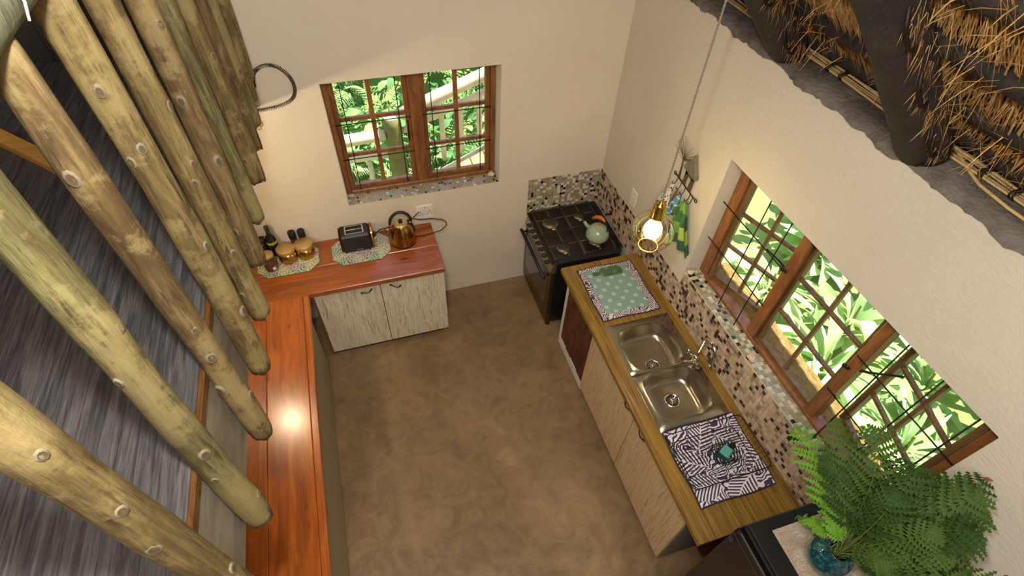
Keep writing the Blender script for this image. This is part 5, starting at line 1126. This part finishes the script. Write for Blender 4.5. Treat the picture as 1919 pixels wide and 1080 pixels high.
def towel(y, z, w, h, mat, label, skew=0.0, seed=1, th=0.035, nf=3):
    R = random.Random(seed); ph = R.uniform(0, 6)
    def fn(u, v):
        sp_ = v ** 0.75; yy = y + (u - .5) * w * (0.10 + 0.90 * sp_) + skew * v
        return (-0.020 - th * .45 - th * 0.55 * (0.25 + 0.75 * v) * math.sin(u * PI * nf * 2 + ph) - 0.012 * math.sin(v * PI), yy, z - h * v * (1 - 0.03 * math.sin(u * 3 + ph)))
    mb = MB(); mb.grid(fn, 26, 16); n = len(mb.v); nf_ = len(mb.f)
    mb.add([(p[0] + .004, p[1], p[2]) for p in mb.v[:n]], [f[::-1] for f in mb.f[:nf_]])
    solo('towel', mb, mat, label, 'towel')
towel(-0.965, 1.705, 0.17, 0.30, MAT['towel_w'], 'cream tea towel with navy dots hanging leftmost on the hook rack', 0.03, 1)
towel(-1.015, 1.700, 0.05, 0.16, MAT['towel_br'], 'narrow brown cloth hanging between the dotted and the blue towel', 0.0, 2, 0.02, 1)
towel(-1.065, 1.695, 0.13, 0.24, MAT['towel_b'], 'blue striped tea towel hanging behind the green one', 0.02, 3, 0.03, 2)
towel(-1.140, 1.690, 0.30, 0.30, MAT['towel_g'], 'green checked tea towel hanging rightmost on the hook rack', -0.06, 4, 0.05, 3)

# ------------------------------------------------------------------ fern in its vase on the fridge
mb = MB(); mb.box(-0.552, -0.09, -3.30, -2.914, 1.4505, 1.4545, 0.001); solo('table_mat', mb, MAT['frmat'], 'woven beige mat on top of the black fridge', 'mat')
vx, vy, vz = -0.430, -3.075, 1.455
t = thing('fern_arrangement', 'round blue-green glass vase full of feathery green fern fronds on the fridge', 'plant', (vx, vy, vz))
mb = MB(); mb.lathe([(0.040, 0), (0.060, 0.006), (0.078, 0.04), (0.082, 0.075), (0.070, 0.115), (0.045, 0.140), (0.040, 0.150), (0.047, 0.160), (0.043, 0.160), (0.036, 0.150), (0.036, 0.12)], (vx, vy, vz), 36, caps=False)
vase = part('vase', mb, MAT['vase'], t, 'round blue-green glass vase')
Rf = random.Random(9)
def frond_mb(base, tip, lift, W, up):
    base = Vector(base); tip = Vector(tip); mid = base.lerp(tip, .5) + Vector((Rf.gauss(0, .03), Rf.gauss(0, .03), lift)); mb = MB(); N = 15; pts = []
    for i in range(N + 1):
        s = i / N; pts.append(base * (1 - s) ** 2 + mid * 2 * s * (1 - s) + tip * s * s)
    mb.mi = 1; mb.tube(pts[:-1], [0.0026 * (1 - .7 * i / N) for i in range(N)], 4); mb.mi = 0
    L = (tip - base).length
    for i in range(4, N):
        s = i / N; tg = (pts[min(i + 1, N)] - pts[i - 1]).normalized(); side = tg.cross(up)
        side = side.normalized() if side.length > .05 else tg.orthogonal().normalized(); nrm = side.cross(tg).normalized()
        wl = W * (0.55 + 0.45 * math.sin(min(1, (s - .2) * 2.0) * PI / 2)) * (1 - s) ** 0.62 * 1.5 + .006
        for sg in (-1, 1):
            wl0 = wl; wq = wl * Rf.uniform(.8, 1.15); d = (side * sg + tg * Rf.uniform(.5, .85) + nrm * Rf.uniform(-.30, .22)).normalized(); droop = -Rf.uniform(.05, .35) * wq
            m_ = max(4, int(wl / 0.0125)); a = pts[i]; lastw = 0
            vs = [a - tg * .0012, a + tg * .0012, a + d * wq + nrm * droop + tg * .0006, a + d * wq + nrm * droop - tg * .0006]; fs = [(0, 1, 2, 3)]
            for j in range(m_):
                q = j / m_; q2 = (j + 1.15) / m_; c0 = a + d * wq * q + nrm * droop * q * q; c1 = a + d * wq * q2 + nrm * droop * q2 * q2
                e = d.cross(nrm).normalized(); lw = (0.0165 if wl > .03 else .010) * (1 - q) ** .6 + .002
                b0 = len(vs); vs += [c0, c0 + d * lw * .5 + e * lw + nrm * .002, c1, c0 + d * lw * .5 - e * lw + nrm * .002]; fs.append((b0, b0 + 1, b0 + 2, b0 + 3))
            mb.add(vs, fs)
    return mb
tips = [(-.045, -3.06, 2.02), (-.045, -3.15, 1.92), (-.045, -3.235, 1.80), (-.06, -3.30, 1.66), (-.10, -3.42, 1.70), (-.30, -2.585, 1.66), (-.30, -2.72, 1.65), (-.30, -2.67, 1.87), (-.28, -2.79, 2.02), (-.20, -2.95, 1.96),
        (-.45, -2.90, 1.50), (-.30, -2.80, 1.47), (-.12, -2.90, 1.86), (-.07, -2.97, 1.88), (-.12, -3.10, 2.03), (-.20, -3.20, 1.98), (-.25, -3.42, 1.80), (-.16, -3.5, 1.88), (-.36, -2.74, 1.80), (-.24, -2.86, 1.72), (-.16, -3.02, 1.72), (-.10, -3.14, 1.70), (-.20, -3.26, 1.72),
        (-.30, -3.16, 1.95), (-.34, -3.0, 1.96), (-.22, -3.06, 1.88), (-.14, -3.22, 1.86), (-.32, -3.34, 1.72), (-.38, -2.88, 1.66), (-.18, -2.78, 1.60), (-.30, -3.06, 1.80), (-.12, -2.98, 1.60), (-.30, -3.2, 1.62), (-.38, -3.32, 1.66), (-.33, -3.20, 1.76), (-.35, -3.10, 1.84), (-.22, -3.30, 1.60), (-.27, -3.22, 1.90), (-.40, -3.22, 1.72)]
for i, tp in enumerate(tips):
    b = (vx + Rf.uniform(-.022, .022), vy + Rf.uniform(-.022, .022), vz + .10)
    L = (Vector(tp) - Vector(b)).length
    up = (Vector((0, 0, 1)) + (CAM_C - Vector(tp)).normalized() * .8 + Vector((Rf.gauss(0, .25), Rf.gauss(0, .25), 0))).normalized()
    lt = i in (5, 6, 10, 11, 28)
    part('frond', frond_mb(b, tp, 0.10 + .22 * L * Rf.uniform(.6, 1.2), 0.22 * L, up), [MAT['fern_l'] if lt else MAT['fern_d'] if i % 3 == 0 else MAT['fern'], MAT['stem']], t)
mb = MB()
for k, (x, y, z) in enumerate(((-.08, -3.13, 1.60), (-.09, -3.16, 1.585), (-.07, -3.10, 1.59), (-.05, -3.05, 2.0))):
    d = Vector((Rf.uniform(-1, 1), Rf.uniform(-1, 1), .2)).normalized(); s = d.orthogonal().normalized() * .007; p = Vector((x, y, z)); mb.add([p, p + d * .015 + s, p + d * .035, p + d * .015 - s], [(0, 1, 2, 3)])
part('withered_leaf', mb, MAT['dead'], t)
